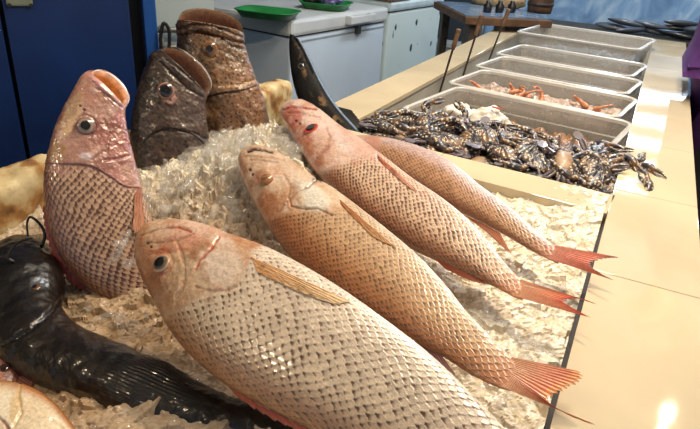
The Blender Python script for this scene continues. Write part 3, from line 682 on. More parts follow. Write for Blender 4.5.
# ================================================================= ICE BED
def heap(x, y):
    z = -.052 + .03 * np.exp(-((x + .02) / .16) ** 2) * sstep(.3, .6, y)
    z = z + .022 * sstep(.74, .92, y) * sstep(-.45, -.2, x)
    z = z - .035 * sstep(-.25, -.55, x) * sstep(.62, .35, y)
    z = z + .062 * np.exp(-(((x + .55) / .17) ** 2 + ((y - .80) / .17) ** 2)) + .03 * np.exp(-(((x + .66) / .14) ** 2 + ((y - .98) / .12) ** 2))
    return z
def ice_material(name, c, c2, trans, rough, bump, clear=0.0, sss=0.0, stain_shade=False):
    nt = NT(name); b = principled(nt, rough=rough, trans=trans, ior=1.31, base=rgba(c), spec=.6)
    if sss: b.inputs['Subsurface Weight'].default_value = sss; b.inputs['Subsurface Radius'].default_value = (.008, .007, .006)
    tc = nt.n('ShaderNodeTexCoord'); n = nt.n('ShaderNodeTexVoronoi'); n.inputs['Scale'].default_value = 75; n.feature = 'SMOOTH_F1'
    n2 = nt.n('ShaderNodeTexNoise'); n2.inputs['Scale'].default_value = 70; n2.inputs['Detail'].default_value = 4; n2.inputs['Distortion'].default_value = 1.5
    nt.l(tc.outputs['Object'], n.inputs['Vector']); nt.l(tc.outputs['Object'], n2.inputs['Vector'])
    ad = nt.n('ShaderNodeMath'); nt.l(n.outputs['Distance'], ad.inputs[0]); nt.l(n2.outputs['Fac'], ad.inputs[1])
    bp = nt.n('ShaderNodeBump'); bp.inputs['Strength'].default_value = bump; bp.inputs['Distance'].default_value = .006
    nt.l(ad.outputs[0], bp.inputs['Height']); nt.l(bp.outputs['Normal'], b.inputs['Normal'])
    rp = nt.n('ShaderNodeValToRGB'); rp.color_ramp.elements[0].position = .38; rp.color_ramp.elements[1].position = .62
    rp.color_ramp.elements[0].color = rgba(c2); rp.color_ramp.elements[1].color = rgba(c)
    nt.l(n2.outputs['Fac'], rp.inputs['Fac']); colr = rp.outputs['Color']
    if stain_shade:      # low left corner: brown meltwater and weaker light, both tinted into the colour
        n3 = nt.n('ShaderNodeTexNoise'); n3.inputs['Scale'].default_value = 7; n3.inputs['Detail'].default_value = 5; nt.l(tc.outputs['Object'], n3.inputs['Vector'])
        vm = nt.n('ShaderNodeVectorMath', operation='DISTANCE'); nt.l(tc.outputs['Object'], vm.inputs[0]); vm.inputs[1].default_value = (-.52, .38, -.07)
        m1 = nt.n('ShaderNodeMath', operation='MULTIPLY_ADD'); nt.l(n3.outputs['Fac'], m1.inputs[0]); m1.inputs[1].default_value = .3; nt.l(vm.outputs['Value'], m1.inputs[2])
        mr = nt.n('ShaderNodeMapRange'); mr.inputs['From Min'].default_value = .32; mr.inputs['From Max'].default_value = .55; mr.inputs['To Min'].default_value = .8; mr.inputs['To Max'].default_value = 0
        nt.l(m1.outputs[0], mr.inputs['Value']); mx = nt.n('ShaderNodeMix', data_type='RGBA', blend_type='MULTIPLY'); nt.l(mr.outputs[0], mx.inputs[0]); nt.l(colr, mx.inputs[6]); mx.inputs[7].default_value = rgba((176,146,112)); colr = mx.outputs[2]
    nt.l(colr, b.inputs['Base Color'])
    if clear:      # wet, see-through shard: mostly clear, mirror-like at grazing angles, a little cloudy
        t = nt.n('ShaderNodeBsdfTransparent'); g = nt.n('ShaderNodeBsdfGlossy'); g.inputs['Roughness'].default_value = rough; nt.l(bp.outputs['Normal'], g.inputs['Normal'])
        lw = nt.n('ShaderNodeLayerWeight'); lw.inputs['Blend'].default_value = .5; fr = nt.n('ShaderNodeMath', operation='POWER'); nt.l(lw.outputs['Facing'], fr.inputs[0]); fr.inputs[1].default_value = 3.5
        f2 = nt.n('ShaderNodeMath', operation='MULTIPLY_ADD'); nt.l(fr.outputs[0], f2.inputs[0]); f2.inputs[1].default_value = .5; f2.inputs[2].default_value = .04; m0 = nt.n('ShaderNodeMixShader'); nt.l(f2.outputs[0], m0.inputs[0]); nt.l(t.outputs[0], m0.inputs[1]); nt.l(g.outputs[0], m0.inputs[2])
        m = nt.n('ShaderNodeMixShader'); m.inputs[0].default_value = 1 - clear; nt.l(m0.outputs[0], m.inputs[1]); nt.l(b.outputs[0], m.inputs[2]); nt.l(m.outputs[0], nt.out.inputs['Surface'])
    else: nt.l(b.outputs['BSDF'], nt.out.inputs['Surface'])
    return nt.m
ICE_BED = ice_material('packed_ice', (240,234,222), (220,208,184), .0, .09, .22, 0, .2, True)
ICE_CH = ice_material('ice_shards', (236,234,228), (226,222,214), .0, .03, .15, .86)
def ice():
    xs = np.linspace(-.785, -.002, 440); ys = np.linspace(.1, .985, 500)
    X, Y = np.meshgrid(xs, ys); P = np.stack([X, Y, X * 0], -1)
    hp = np.exp(-(((X + .56) / .24) ** 2 + ((Y - .82) / .24) ** 2)); k = .32 + .8 * hp
    wx = X + (fbm(P, 30, 61) - .5) * .012; wy = Y + (fbm(P, 30, 62) - .5) * .012
    Z = heap(X, Y) + (fbm(P, 14, 7) - .5) * .02 + k * (facets(wx, wy, .021, 31) + .9 * facets(wx, wy, .011, 37) + .6 * facets(X, Y, .006, 43))
    bed = np.stack([X, Y, Z], -1)
    # solid: drop a skirt round the edge
    me = raw_mesh('packed_ice', bed.reshape(-1, 3), grid_faces(*X.shape, close=False), None, False)
    bm = bmesh.new(); bm.from_mesh(me)
    r = bmesh.ops.extrude_edge_only(bm, edges=[e for e in bm.edges if e.is_boundary])
    for v in r['geom']:
        if isinstance(v, bmesh.types.BMVert): v.co.z = -.149
    bmesh.ops.recalc_face_normals(bm, faces=bm.faces)
    bm.to_mesh(me); bm.free()
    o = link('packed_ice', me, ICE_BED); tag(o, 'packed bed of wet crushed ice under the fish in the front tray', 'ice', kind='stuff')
    # loose shards on top
    protos = []
    for k in range(14):
        bm = bmesh.new(); bmesh.ops.create_icosphere(bm, subdivisions=2, radius=1); bm.verts.index_update()
        v = np.array([x.co[:] for x in bm.verts]); f = np.array([[x.index for x in q.verts] for q in bm.faces]); bm.free()
        for _ in range(8):          # chip flat faces off a rounded lump
            d_ = nrm(rng.normal(size=3)); e_ = v @ d_ - rng.uniform(.45, .75); v = v - np.maximum(e_, 0)[:, None] * d_
        v = v * np.array([1.35, rng.uniform(.7, 1.1), rng.uniform(.5, .8)]) * (1 + .12 * (vnoise(v + k * 3.1, 1.7, k)[:, None] - .5))
        protos.append((v, f))
    VV, FF, n = [], [], 0
    def add(p, r):
        nonlocal n
        v, f = protos[rng.integers(14)]
        M = np.linalg.qr(rng.normal(size=(3, 3)))[0]
        VV.append(v @ M * r + p); FF.append(f + n); n += len(v)
    for _ in range(5200):
        x = rng.uniform(-.775, -.015); y = rng.uniform(.2, .975)
        hp = math.exp(-(((x + .56) / .2) ** 2 + ((y - .8) / .2) ** 2))
        if rng.random() > .16 + .75 * hp: continue
        r = rng.uniform(.004, .009) * (1 + .6 * hp * rng.random())
        if rng.random() < .14: r *= 1.7
        add(np.array([x, y, heap(x, y) + rng.uniform(-.006, .002) + .014 * hp * rng.random() + .003 * hp]), r)
    for px, py, k in ((120,244,.012),(116,256,.010),(126,236,.009),(110,262,.008),(131,262,.009),(150,170,.012),(146,182,.011),(158,158,.010),(60,330,.011),(120,322,.013),(104,318,.012),(136,330,.011),(90,308,.010)):
        if px < 135 and py < 270:
            hc = O - W(105, 290, -.075); p0 = W(105, 290, -.075) + cam_normal(105, 290, -.075, 32) * .05
            add(on_plane(px, py, p0, cam_normal(105, 290, -.075, 32)), k)
        else: add(W(px, py, float(heap(*W(px, py, -.05)[:2])) + .006), k)
    me = raw_mesh('crushed_ice', np.vstack(VV), np.vstack(FF), None, True)
    o = link('crushed_ice', me, ICE_CH); tag(o, 'loose clear ice shards heaped around the fish', 'ice', kind='stuff')
ice()

# ================================================================= TILED COUNTER
def tile_material(name, c, rough=.07):
    nt = NT(name); b = principled(nt, rough=rough, spec=.5, coat=.0, coatr=.03)
    tc = nt.n('ShaderNodeTexCoord'); n = nt.n('ShaderNodeTexNoise'); n.inputs['Scale'].default_value = 5; n.inputs['Detail'].default_value = 6
    n.inputs['Distortion'].default_value = .6
    nt.l(tc.outputs['Object'], n.inputs['Vector']); rp = nt.n('ShaderNodeValToRGB'); a = lin(c)
    rp.color_ramp.elements[0].position = .3; rp.color_ramp.elements[1].position = .72
    rp.color_ramp.elements[0].color = (*(a * .88), 1); rp.color_ramp.elements[1].color = (*np.clip(a * 1.06, 0, 1), 1)
    nt.l(n.outputs['Fac'], rp.inputs['Fac']); nt.l(rp.outputs['Color'], b.inputs['Base Color'])
    n2 = nt.n('ShaderNodeTexNoise'); n2.inputs['Scale'].default_value = 9; n2.inputs['Detail'].default_value = 2; nt.l(tc.outputs['Object'], n2.inputs['Vector'])
    bp = nt.n('ShaderNodeBump'); bp.inputs['Strength'].default_value = .028; bp.inputs['Distance'].default_value = .01
    nt.l(n2.outputs['Fac'], bp.inputs['Height']); nt.l(bp.outputs['Normal'], b.inputs['Normal'])
    mr = nt.n('ShaderNodeMapRange'); mr.inputs['To Min'].default_value = rough * .5; mr.inputs['To Max'].default_value = rough * 1.3
    nt.l(n2.outputs['Fac'], mr.inputs['Value']); nt.l(mr.outputs['Result'], b.inputs['Roughness'])
    nt.l(b.outputs['BSDF'], nt.out.inputs['Surface']); return nt.m
TILE = tile_material('cream_tile', (208,193,164), .05)
GROUT = mat('grout', (120,104,84), .8, .2, 40)
GAP = mat('dark_gap', (34,24,18), .7, .3, 60)
INNER = mat('white_inner_tile', (206,206,200), .3, .1, 6, c2=(182,178,166))
CONC = mat('concrete', (130,126,118), .85, .2, 8, .4, 60)
END = 2.98
def counter():
    r = empty('tiled_counter', (-.3, 1.5, FL), 'long cream tiled display counter with a smooth right hand ledge', 'counter')
    L = (-.3, 1.5, FL)
    # ledge tiles, each 29 cm long, thin joints
    m = MB(); y0 = 1.025 - .303 * 4
    seams = [.02, .12, .418, .721, 1.024, 1.327, 1.63, 1.933, 2.236, 2.539, 2.842, END]
    for a, b in zip(seams[:-1], seams[1:]): m.box(.003, a + .0005, -.012, .128, b - .0005, 0, .0012)
    m.build('ledge_tile', TILE, r, loc=L)
    MB().box(.0035, .02, -.10, .126, END, -.0125).build('ledge_bed', GROUT, r, loc=L)
    # near right hand corner runs on: front slab
    MB().box(.006, .02, FL + .1, .126, END, -.101).build('outer_wall', TILE, r, loc=L)
    # gap beside the ice
    MB().box(-.0015, .05, -.15, .003, 1.0, -.014).build('drain_gap', GAP, r, loc=L)
    # divider between the ice and the crabs
    sk = Matrix.Rotation(math.radians(-4.5), 4, 'Z'); T = Matrix.Translation((0.002, .912, 0)) @ sk
    m = MB(); m.box(-.30, 0, -.15, 0, .084, 0, .0015, T); m.box(-.60, 0, -.15, -.301, .084, 0, .0015, T); m.build('divider', TILE, r, loc=L)
    # left rim
    m = MB()
    ys = [1.04, 1.34, 1.64, 1.94, 2.24, 2.54, 2.78]
    for a, b in zip(ys[:-1], ys[1:]): m.box(-.612, a, -.012, -.512, b - .001, 0, .0012)
    m.build('rim_tile', TILE, r, loc=L)
    MB().box(-.608, 1.04, FL + .1, -.5145, 2.78, -.0125).build('rim_wall', INNER, r, loc=L)
    # tray floors, end
    MB().box(-.50, .95, -.17, .003, END, -.150).build('tray_floor', mat('stained_floor', (120,112,100), .5, .25, 10), r, loc=L)
    MB().box(-.79, .06, -.17, .003, 1.1, -.1505).build('ice_tray_floor', GROUT, r, loc=L)
    MB().box(-.6, 1.1, FL, .0, END - .05, -.172).build('plinth', CONC, r, loc=L)
    MB().box(-.78, .12, FL, .0, 1.1, -.172).build('plinth', CONC, r, loc=L)
    MB().box(-.515, END - .03, -.15, .004, END, -.002).build('end_wall', INNER, r, loc=L)
    MB().box(-.82, .02, FL + .1, .005, .06, -.03, .003).build('front_wall', TILE, r, loc=L)
counter()

# weathered foam edge at the back left of the ice tray
def foam():
    nt = NT('weathered_foam'); b = principled(nt, rough=.85)
    tc = nt.n('ShaderNodeTexCoord'); n = nt.n('ShaderNodeTexNoise'); n.inputs['Scale'].default_value = 17; n.inputs['Detail'].default_value = 9; nt.l(tc.outputs['Object'], n.inputs['Vector'])
    rp = nt.n('ShaderNodeValToRGB'); e = rp.color_ramp.elements; e[0].position = .34; e[0].color = rgba((92,60,30)); e[1].position = .62; e[1].color = rgba((214,198,158))
    x = e.new(.43); x.color = rgba((150,108,58)); x = e.new(.5); x.color = rgba((186,164,120))
    nt.l(n.outputs['Fac'], rp.inputs['Fac']); nt.l(rp.outputs['Color'], b.inputs['Base Color'])
    bp = nt.n('ShaderNodeBump'); bp.inputs['Strength'].default_value = .8; bp.inputs['Distance'].default_value = .006; nt.l(n.outputs['Fac'], bp.inputs['Height']); nt.l(bp.outputs['Normal'], b.inputs['Normal'])
    nt.l(b.outputs['BSDF'], nt.out.inputs['Surface'])
    ys = np.linspace(.06, 1.30, 200); prof = [(-.79, -.15), (-.788, -.03), (-.79, -.008), (-.797, 0), (-.835, 0), (-.842, -.008), (-.842, -.15)]
    G = []
    for y in ys:
        row = []
        for (x, z) in spline(np.array(prof), 26):
            p = np.array([x, y, z]); k = (fbm(p[None], 16, 3)[0] - .5)
            row.append(p + np.array([k * .022, 0, (k * .024 + (fbm(p[None], 50, 5)[0] - .5) * .012) * (z > -.1)]))
        G.append(row)
    o = link('foam_edge', grid_mesh('foam_edge', np.array(G), None, True, True), nt.m)
    tag(o, 'yellowed weathered foam wall along the left edge of the ice', 'foam board')
    bm = bmesh.new(); bm.from_mesh(o.data); bmesh.ops.recalc_face_normals(bm, faces=bm.faces); bm.to_mesh(o.data); bm.free()
foam()

# ================================================================= BINS
def plastic(name, c, tr, rough=.3):
    nt = NT(name); b = principled(nt, rough=rough, base=rgba(c), spec=.5); t = nt.n('ShaderNodeBsdfTransparent'); m = nt.n('ShaderNodeMixShader')
    tc = nt.n('ShaderNodeTexCoord'); n = nt.n('ShaderNodeTexNoise'); n.inputs['Scale'].default_value = 14; n.inputs['Detail'].default_value = 5; nt.l(tc.outputs['Object'], n.inputs['Vector'])
    mr = nt.n('ShaderNodeMapRange'); mr.inputs['From Min'].default_value = .3; mr.inputs['From Max'].default_value = .7; mr.inputs['To Min'].default_value = 1 - tr - .1; mr.inputs['To Max'].default_value = 1 - tr + .1
    nt.l(n.outputs['Fac'], mr.inputs['Value']); nt.l(mr.outputs['Result'], m.inputs[0])
    nt.l(t.outputs[0], m.inputs[1]); nt.l(b.outputs[0], m.inputs[2]); nt.l(m.outputs[0], nt.out.inputs['Surface']); return nt.m
CLEAR = plastic('frosted_plastic', (178,174,168), .58)
CLEARB = plastic('frosted_rim_plastic', (222,220,214), .4, .2)
def bin_(cx, cy, w, l, d, rz, z, label, group='clear plastic bins in a row'):
    """open food bin: flared thin walls (tray) and a rolled rim"""
    r = empty('plastic_bin', (cx, cy, z - d), label, 'bin', group, rz=rz)
    def ring(sx, sy, rad, zz, k=5):
        pts = []
        for qx, qy, a0 in ((1, 1, 0), (-1, 1, 90), (-1, -1, 180), (1, -1, 270)):
            for j in range(k + 1):
                a = math.radians(a0 + 90 * j / k); pts.append((qx * (sx - rad) + rad * math.cos(a), qy * (sy - rad) + rad * math.sin(a), zz))
        return pts
    hx, hy = l / 2, w / 2
    G = [ring(hx - .03, hy - .03, .015, 0.003), ring(hx - .018, hy - .018, .02, 0), ring(hx - .013, hy - .013, .022, .006), ring(hx - .008, hy - .008, .024, d * .62), ring(hx - .003, hy - .003, .026, d * .64), ring(hx, hy, .028, d - .001), ring(hx - .0025, hy - .0025, .026, d - .001),
         ring(hx - .0055, hy - .0055, .024, d * .65), ring(hx - .0105, hy - .0105, .022, d * .63), ring(hx - .0155, hy - .0155, .02, .008), ring(hx - .03, hy - .03, .014, .006)]
    me = grid_mesh('tray', np.array(G, float), None, True, True, False, flip=True)
    link('tray', me, CLEAR, r)
    G = [ring(hx - .003, hy - .003, .026, d - .008), ring(hx + .007, hy + .007, .034, d - .006), ring(hx + .009, hy + .009, .036, d), ring(hx + .002, hy + .002, .03, d + .003), ring(hx - .003, hy - .003, .026, d)]
    G.append(G[0])
    me = grid_mesh('rim', np.array(G, float), None, True, False, False, flip=True)
    link('rim', me, CLEARB, r)
    return r
RZ = math.radians(-8)
BX = -.232
yb = {}
bins = [('A', 1.338, .30, -.002, 'nearest clear plastic bin, directly behind the crabs'), ('B', 1.630, .236, -.002, 'clear plastic bin holding orange shrimp, second behind the crabs'),
        ('C', 1.884, .226, 0, 'clear plastic bin right behind the shrimp bin'), ('D', 2.162, .26, 0, 'wet empty looking clear bin in front of the raised farthest bin'), ('E', 2.52, .33, .035, 'farthest clear plastic bin, raised above the others')]
for k, y, w, z, lab in bins:
    yb[k] = bin_(BX, y + .03, w, .435, .11, RZ, z, lab)
b2 = bin_(BX, 2.44, .30, .40, .07, RZ, -.078, 'flat clear bin underneath the raised farthest bin')

# contents of the bins
def blob(name, c, rad, mat_, label=None, cat=None, group=None, kind=None, amp=.4, fr=40, seed=0, parent=None, res=(40, 60), z0=None):
    th = np.linspace(.02, math.pi - .02, res[0]); ph = np.arange(res[1]) * 2 * math.pi / res[1]
    D = np.stack([np.sin(th)[:, None] * np.cos(ph), np.sin(th)[:, None] * np.sin(ph), np.cos(th)[:, None] + 0 * ph], -1)
    Pw = D * np.asarray(rad); k = 1 + amp * (fbm(Pw + seed * 1.7, fr, seed, 4) - .5) * 2
    G = Pw * k[..., None]
    if z0 is not None: G[..., 2] = np.maximum(G[..., 2], z0)
    me = grid_mesh(name, G, None, True, True, True, flip=True)
    o = link(name, me, mat_, parent); o.location = [float(x) for x in c]
    bm = bmesh.new(); bm.from_mesh(me); bmesh.ops.recalc_face_normals(bm, faces=bm.faces); bm.to_mesh(me); bm.free()
    return tag(o, label, cat, group, kind)
WHITE_BAG = mat('white_film', (232,228,218), .3, .08, 30, .4, 60)
SQUID = mat('pale_squid', (214,196,176), .25, .2, 30, coat=.5)
bag = blob('plastic_bag', (-.30, 1.395, -.045), (.052, .036, .038), WHITE_BAG, 'crumpled white plastic bag with a red mark in the nearest bin', 'bag', amp=.7, fr=38, seed=4)
RED = mat('red_print', (206,70,50), .4)
mm = MB(); mm.box(-.012, -.003, -.0015, .012, .003, .0015, .001); lab_o = mm.build('red_label', RED, bag); lab_o.location = (.014, -.006, .047); lab_o.rotation_euler = (-.5, .1, .1); lab_o['label'] = 'small red printed mark'
blob('plastic_bag', (-.372, 1.395, -.04), (.04, .035, .035), WHITE_BAG, 'smaller white crumpled bag at the left end of the nearest bin', 'bag', amp=.6, fr=42, seed=9)
def leaf(c, label, l=.045, rz=0., ry=-.8):
    n = 14; G = []
    for i in range(n):
        t = i / (n - 1); w = .008 * math.sin(math.pi * (0.08 + .9 * t)) ; G.append([(t * l, -w, .003 * math.sin(3 * t)), (t * l, 0, .002 + .003 * math.sin(3 * t)), (t * l, w, .003 * math.sin(3 * t)), (t * l, 0, -.001 + .003 * math.sin(3 * t))])
    o = link('leaf', grid_mesh('leaf', np.array(G)), mat('green_leaf', (86,132,70), .4, .3, 60)); o.location = c; o.rotation_euler = (0, ry, rz)
    return tag(o, label, 'leaf')
leaf((-.42, 1.385, -.07), 'green leaf at the left end of the nearest bin', .06, .3)
leaf((-.055, 1.32, -.082), 'green leaf in the right corner of the nearest bin', .04, 1.4, -.5)
# chilled slurry in the bins
def slurry(par, w, l, z, c, label, seed, name='ice_slurry'):
    xs = np.linspace(-l / 2, l / 2, 90); ys = np.linspace(-w / 2, w / 2, 50); X, Y = np.meshgrid(xs, ys)
    P = np.stack([X, Y, X * 0 + seed], -1); Z = (fbm(P, 40, seed) - .5) * .03 + (worley2(X / .012, Y / .012, seed)[1] - .5) * .006
    me = raw_mesh(name, np.stack([X, Y, Z], -1).reshape(-1, 3), grid_faces(*X.shape, close=False, flip=True), None, False)
    bm = bmesh.new(); bm.from_mesh(me); r = bmesh.ops.extrude_edge_only(bm, edges=[e for e in bm.edges if e.is_boundary])
    for v in r['geom']:
        if isinstance(v, bmesh.types.BMVert): v.co.z = -.028
    bmesh.ops.recalc_face_normals(bm, faces=bm.faces); bm.to_mesh(me); bm.free()
    o = link(name, me, mat(label[:12] + '_m', c, .25, .25, 60, .6, 120, coat=.4)); o.location = par.location + Vector((0, 0, z)); o.rotation_euler = (0, 0, RZ)
    return tag(o, label, 'ice', kind='stuff')
slurry(yb['A'], .25, .39, .052, (150,112,80), 'murky brown meltwater and ice in the nearest bin', 3)
slurry(yb['B'], .19, .39, .074, (200,176,160), 'pinkish shaved ice under the orange shrimp', 5)
slurry(yb['C'], .18, .39, .060, (168,160,150), 'grey slushy ice in the bin behind the shrimp', 7)
slurry(yb['D'], .21, .39, .056, (150,158,170), 'bluish wet slush in the bin before the raised one', 8)
slurry(yb['E'], .28, .39, .036, (170,180,190), 'pale slush in the raised farthest bin', 11)
# shrimps
def shrimp_proto():
    r = empty('shrimp', (0, 0, 0)); OR = mat('orange_shell', (198,134,88), .4, .25, 120, c2=(170,98,60), coat=.5)
    t = np.linspace(0, 1, 26); ang = -0.4 + t * 3.2
    pts = np.stack([.022 * np.cos(ang), .022 * np.sin(ang), .004 * t], -1); rad = .0085 * (1 - t * .72) * (0.55 + .45 * sstep(0, .18, t)) * (1 + .08 * np.cos(t * 50))
    g = tube_grid(pts, rad, 12); link('body', grid_mesh('body', g), OR, r)
    m = MB()
    for k in (-1, 0, 1): m.tube([pts[-1], pts[-1] + np.array([-.004 + .004 * k, -.012, .002 * k])], [.0022, .0012], 6)
    m.build('tail_fan', OR, r, True)
    m = MB()
    for k in range(2): m.tube([pts[0], pts[0] + np.array([.004, -.01 + .004 * k, .006]), pts[0] + np.array([.014, -.016 + .01 * k, .010])], [.0008, .0006, .0004], 5, 10)
    m.build('antenna', OR, r, True)
    m = MB()
    for k in range(5):
        p = pts[3 + 3 * k]; q = p * .55; m.tube([p, q + np.array([0, 0, -.003])], [.0012, .0006], 5)
    m.build('legs', OR, r, True)
    return r
sp = shrimp_proto(); first = True
slots = [(476,87,0.4,0),(513,91,.8,.3),(519,92,2.0,-.3),(526,93,1.2,.2),(532,95,2.6,.1),(537,95,.2,.4),(516,94,4.0,.0),(580,102,.5,0),(604,109,2.5,0)]
names = ['orange shrimp alone at the left end of its bin', 'leftmost orange shrimp of the middle clump in the bin', 'orange shrimp second from the left in the clump', 'orange shrimp in the centre of the clump', 'orange shrimp right of the clump centre', 'rightmost orange shrimp of the clump', 'orange shrimp lowest in front of the clump', 'small shrimp on the pink ice right of the clump', 'shrimp nearest the right end of the shrimp bin']
for (x, y, a, b), lb in zip(slots, names):
    o = sp if first else copy_tree(sp); first = False
    p = W(x, y, -.022); o.location = [float(q) for q in p]; o.rotation_euler = (b, .5 + b, a); tag(o, lb, 'shrimp', 'orange shrimp in the second bin')

# ================================================================= CRABS
CRAB_M = None
def crab_mats():
    nt = NT('speckled_shell'); b = principled(nt, rough=.4, coat=.3, coatr=.15)
    tc = nt.n('ShaderNodeTexCoord'); v = nt.n('ShaderNodeTexVoronoi'); v.inputs['Scale'].default_value = 150; nt.l(tc.outputs['Object'], v.inputs['Vector'])
    n = nt.n('ShaderNodeTexNoise'); n.inputs['Scale'].default_value = 42; n.inputs['Detail'].default_value = 3; nt.l(tc.outputs['Object'], n.inputs['Vector'])
    oi = nt.n('ShaderNodeObjectInfo')
    rp = nt.n('ShaderNodeValToRGB'); e = rp.color_ramp.elements; e[0].position = .3; e[0].color = rgba((20,22,30)); e[1].position = .64; e[1].color = rgba((116,86,58)); x = e.new(.5); x.color = rgba((58,56,66))
    nt.l(n.outputs['Fac'], rp.inputs['Fac'])
    rp2 = nt.n('ShaderNodeValToRGB'); e = rp2.color_ramp.elements; e[0].position = .26; e[0].color = (1, 1, 1, 1); e[1].position = .37; e[1].color = (0, 0, 0, 1)
    nt.l(v.outputs['Distance'], rp2.inputs['Fac'])
    mx = nt.n('ShaderNodeMix', data_type='RGBA'); nt.l(rp2.outputs['Color'], mx.inputs[0]); nt.l(rp.outputs['Color'], mx.inputs[6]); mx.inputs[7].default_value = rgba((206,188,160))
    nt.l(mx.outputs[2], b.inputs['Base Color'])
    bp = nt.n('ShaderNodeBump'); bp.inputs['Strength'].default_value = .4; bp.inputs['Distance'].default_value = .002; nt.l(v.outputs['Distance'], bp.inputs['Height']); nt.l(bp.outputs['Normal'], b.inputs['Normal'])
    nt.l(b.outputs[0], nt.out.inputs['Surface'])
    return nt.m
SHELL = crab_mats()
LEGM = mat('crab_leg', (96,92,108), .42, .3, 60, c2=(84,62,44), coat=.5)
UNDER = mat('crab_belly', (168,140,108), .5, .2, 60, c2=(120,92,66), coat=.15)
def crab_proto():
    r = empty('crab', (0, 0, 0))
    # carapace: wide hexagon with toothed front edge and long side spines
    n = 96; G = []
    for k, (sc, z) in enumerate([(0.02, .0125), (.3, .0118), (.55, .010), (.75, .0072), (.9, .0034), (1, 0), (.94, -.004), (.7, -.010), (.35, -.013), (.02, -.0135)]):
        row = []
        for j in range(n):
            a = 2 * math.pi * j / n; c, s_ = math.cos(a), math.sin(a)
            x = .050 * c * (1 + .04 * abs(c)); y = (.028 if s_ > 0 else .024) * s_ * (1 + .12 * (1 - abs(c)))
            tooth = 1 + (.05 * abs(math.sin(j * math.pi / 4)) if s_ > 0.05 else 0) * (sc > .85)
            spine = 1 + .20 * math.exp(-((abs(c) - 1) / .012) ** 2) * (sc > .97)
            row.append((x * sc * tooth * spine, y * sc * tooth, z + .0012 * math.sin(7 * x * 60) * (sc < .8)))
        G.append(row)
    me = grid_mesh('carapace', np.array(G), None, True, True, True, flip=True)
    bm = bmesh.new(); bm.from_mesh(me); bmesh.ops.recalc_face_normals(bm, faces=bm.faces); bm.to_mesh(me); bm.free()
    link('carapace', me, SHELL, r)
    blob('abdomen', (0, -.002, -.0105), (.030, .017, .006), UNDER, amp=.15, fr=90, seed=6, parent=r, res=(16, 28))
    for sx in (-1, 1):
        m = MB()
        m.tube([(sx * .024, .016, -.003), (sx * .040, .034, 0), (sx * .050, .044, .001)], [.0045, .0062, .0055], 10, 12)
        m.tube([(sx * .050, .043, .001), (sx * .044, .058, .002), (sx * .034, .070, .002)], [.0055, .0078, .0060], 10, 12)
        m.tube([(sx * .036, .069, .003), (sx * .024, .084, .003), (sx * .012, .092, .001)], [.0048, .0034, .0008], 8, 10)
        m.tube([(sx * .031, .067, .000), (sx * .018, .076, -.001), (sx * .009, .088, -.001)], [.0040, .0030, .0008], 8, 10)
        for q in ((.040, .036), (.046, .041)): m.tube([(sx * q[0], q[1], .003), (sx * (q[0] - .003), q[1] + .009, .006)], [.002, .0003], 6)
        m.build('claw', SHELL, r, True)
        for k in range(3):
            a = math.radians(12 - 26 * k); ca, sa = math.cos(a), math.sin(a)
            b0 = np.array([sx * .033, .006 - .011 * k, -.006]); d = np.array([sx * ca, sa, 0])
            m = MB(); m.tube([b0, b0 + d * .018 + UP * .004, b0 + d * .030 - UP * .002, b0 + d * .043 - UP * .011], [.0034, .0036, .0027, .0006], 8, 18); m.build('leg', LEGM, r, True)
        b0 = np.array([sx * .026, -.020, -.004]); d = nrm([sx * .75, -.65, .1]); e = np.cross(d, UP)
        m = MB(); m.tube([b0, b0 + d * .018, b0 + d * .026], [.0034, .0034, .003], 8, 10)
        pts = [b0 + d * (.026 + .022 * (0.5 - .5 * math.cos(t))) + e * .0095 * math.sin(t) for t in np.linspace(0, 2 * math.pi, 18, endpoint=False)]
        m.poly([Vector(p) for p in pts], (0, 0, .0022)); m.build('paddle', LEGM, r)
    return r
cp = crab_proto(); first = True
# piled in the tray behind the divider: bottom row then a second layer
crabs = []
for k in range(9): crabs.append((-.455 + k * .056, 1.045 + .02 * (k % 2) + .0, -.022))
for k in range(8): crabs.append((-.44 + k * .058, 1.115 + .018 * (k % 2), -.020))
for k in range(8): crabs.append((-.42 + k * .056, 1.170 + .014 * (k % 2), -.004))
for k in range(8): crabs.append((-.435 + k * .058, 1.075 + .03 * (k % 2), .002))
for k in range(4): crabs.append((-.36 + k * .105, 1.115 + .02 * (k % 2), .010))
places = ['in the row along the tiled divider', 'in the middle row of the pile', 'in the back row against the nearest bin', 'in the upper layer of the pile', 'on the very top of the pile']
idx = 0
for k, (x, y, z) in enumerate(crabs):
    o = cp if first else copy_tree(cp); first = False
    skew = -.08 * (x + .02)
    o.location = (x, y + skew - .01 + random.uniform(-.006, .006), z + random.uniform(-.004, .004))
    flip = k in (1, 4, 10, 14, 21, 26, 31)
    o.rotation_mode = 'ZYX'; o.rotation_euler = (random.uniform(.0, .38) + (math.pi if flip else 0), random.uniform(-.25, .25), random.uniform(-2.4, 2.4) if k % 8 != 7 else random.uniform(-1.9, -1.2))
    sc = random.uniform(.85, 1.05); o.scale = (sc, sc, sc)
    row, pos = (0, k) if k < 9 else (1, k - 9) if k < 17 else (2, k - 17) if k < 25 else (3, k - 25) if k < 33 else (4, k - 33)
    tot = (9, 8, 8, 8, 4)[row]
    od = ['first', 'second', 'third', 'fourth', 'fifth', 'sixth', 'seventh', 'eighth', 'ninth'][pos]
    od = 'leftmost' if pos == 0 else 'rightmost' if pos == tot - 1 else od + ' from the left'
    tag(o, f'{"crab lying belly up" if flip else "dark speckled crab"}, {od} {places[row]}', 'crab', 'speckled crabs piled behind the divider')
    if row == 1 and pos == 7: o.location.x = .0
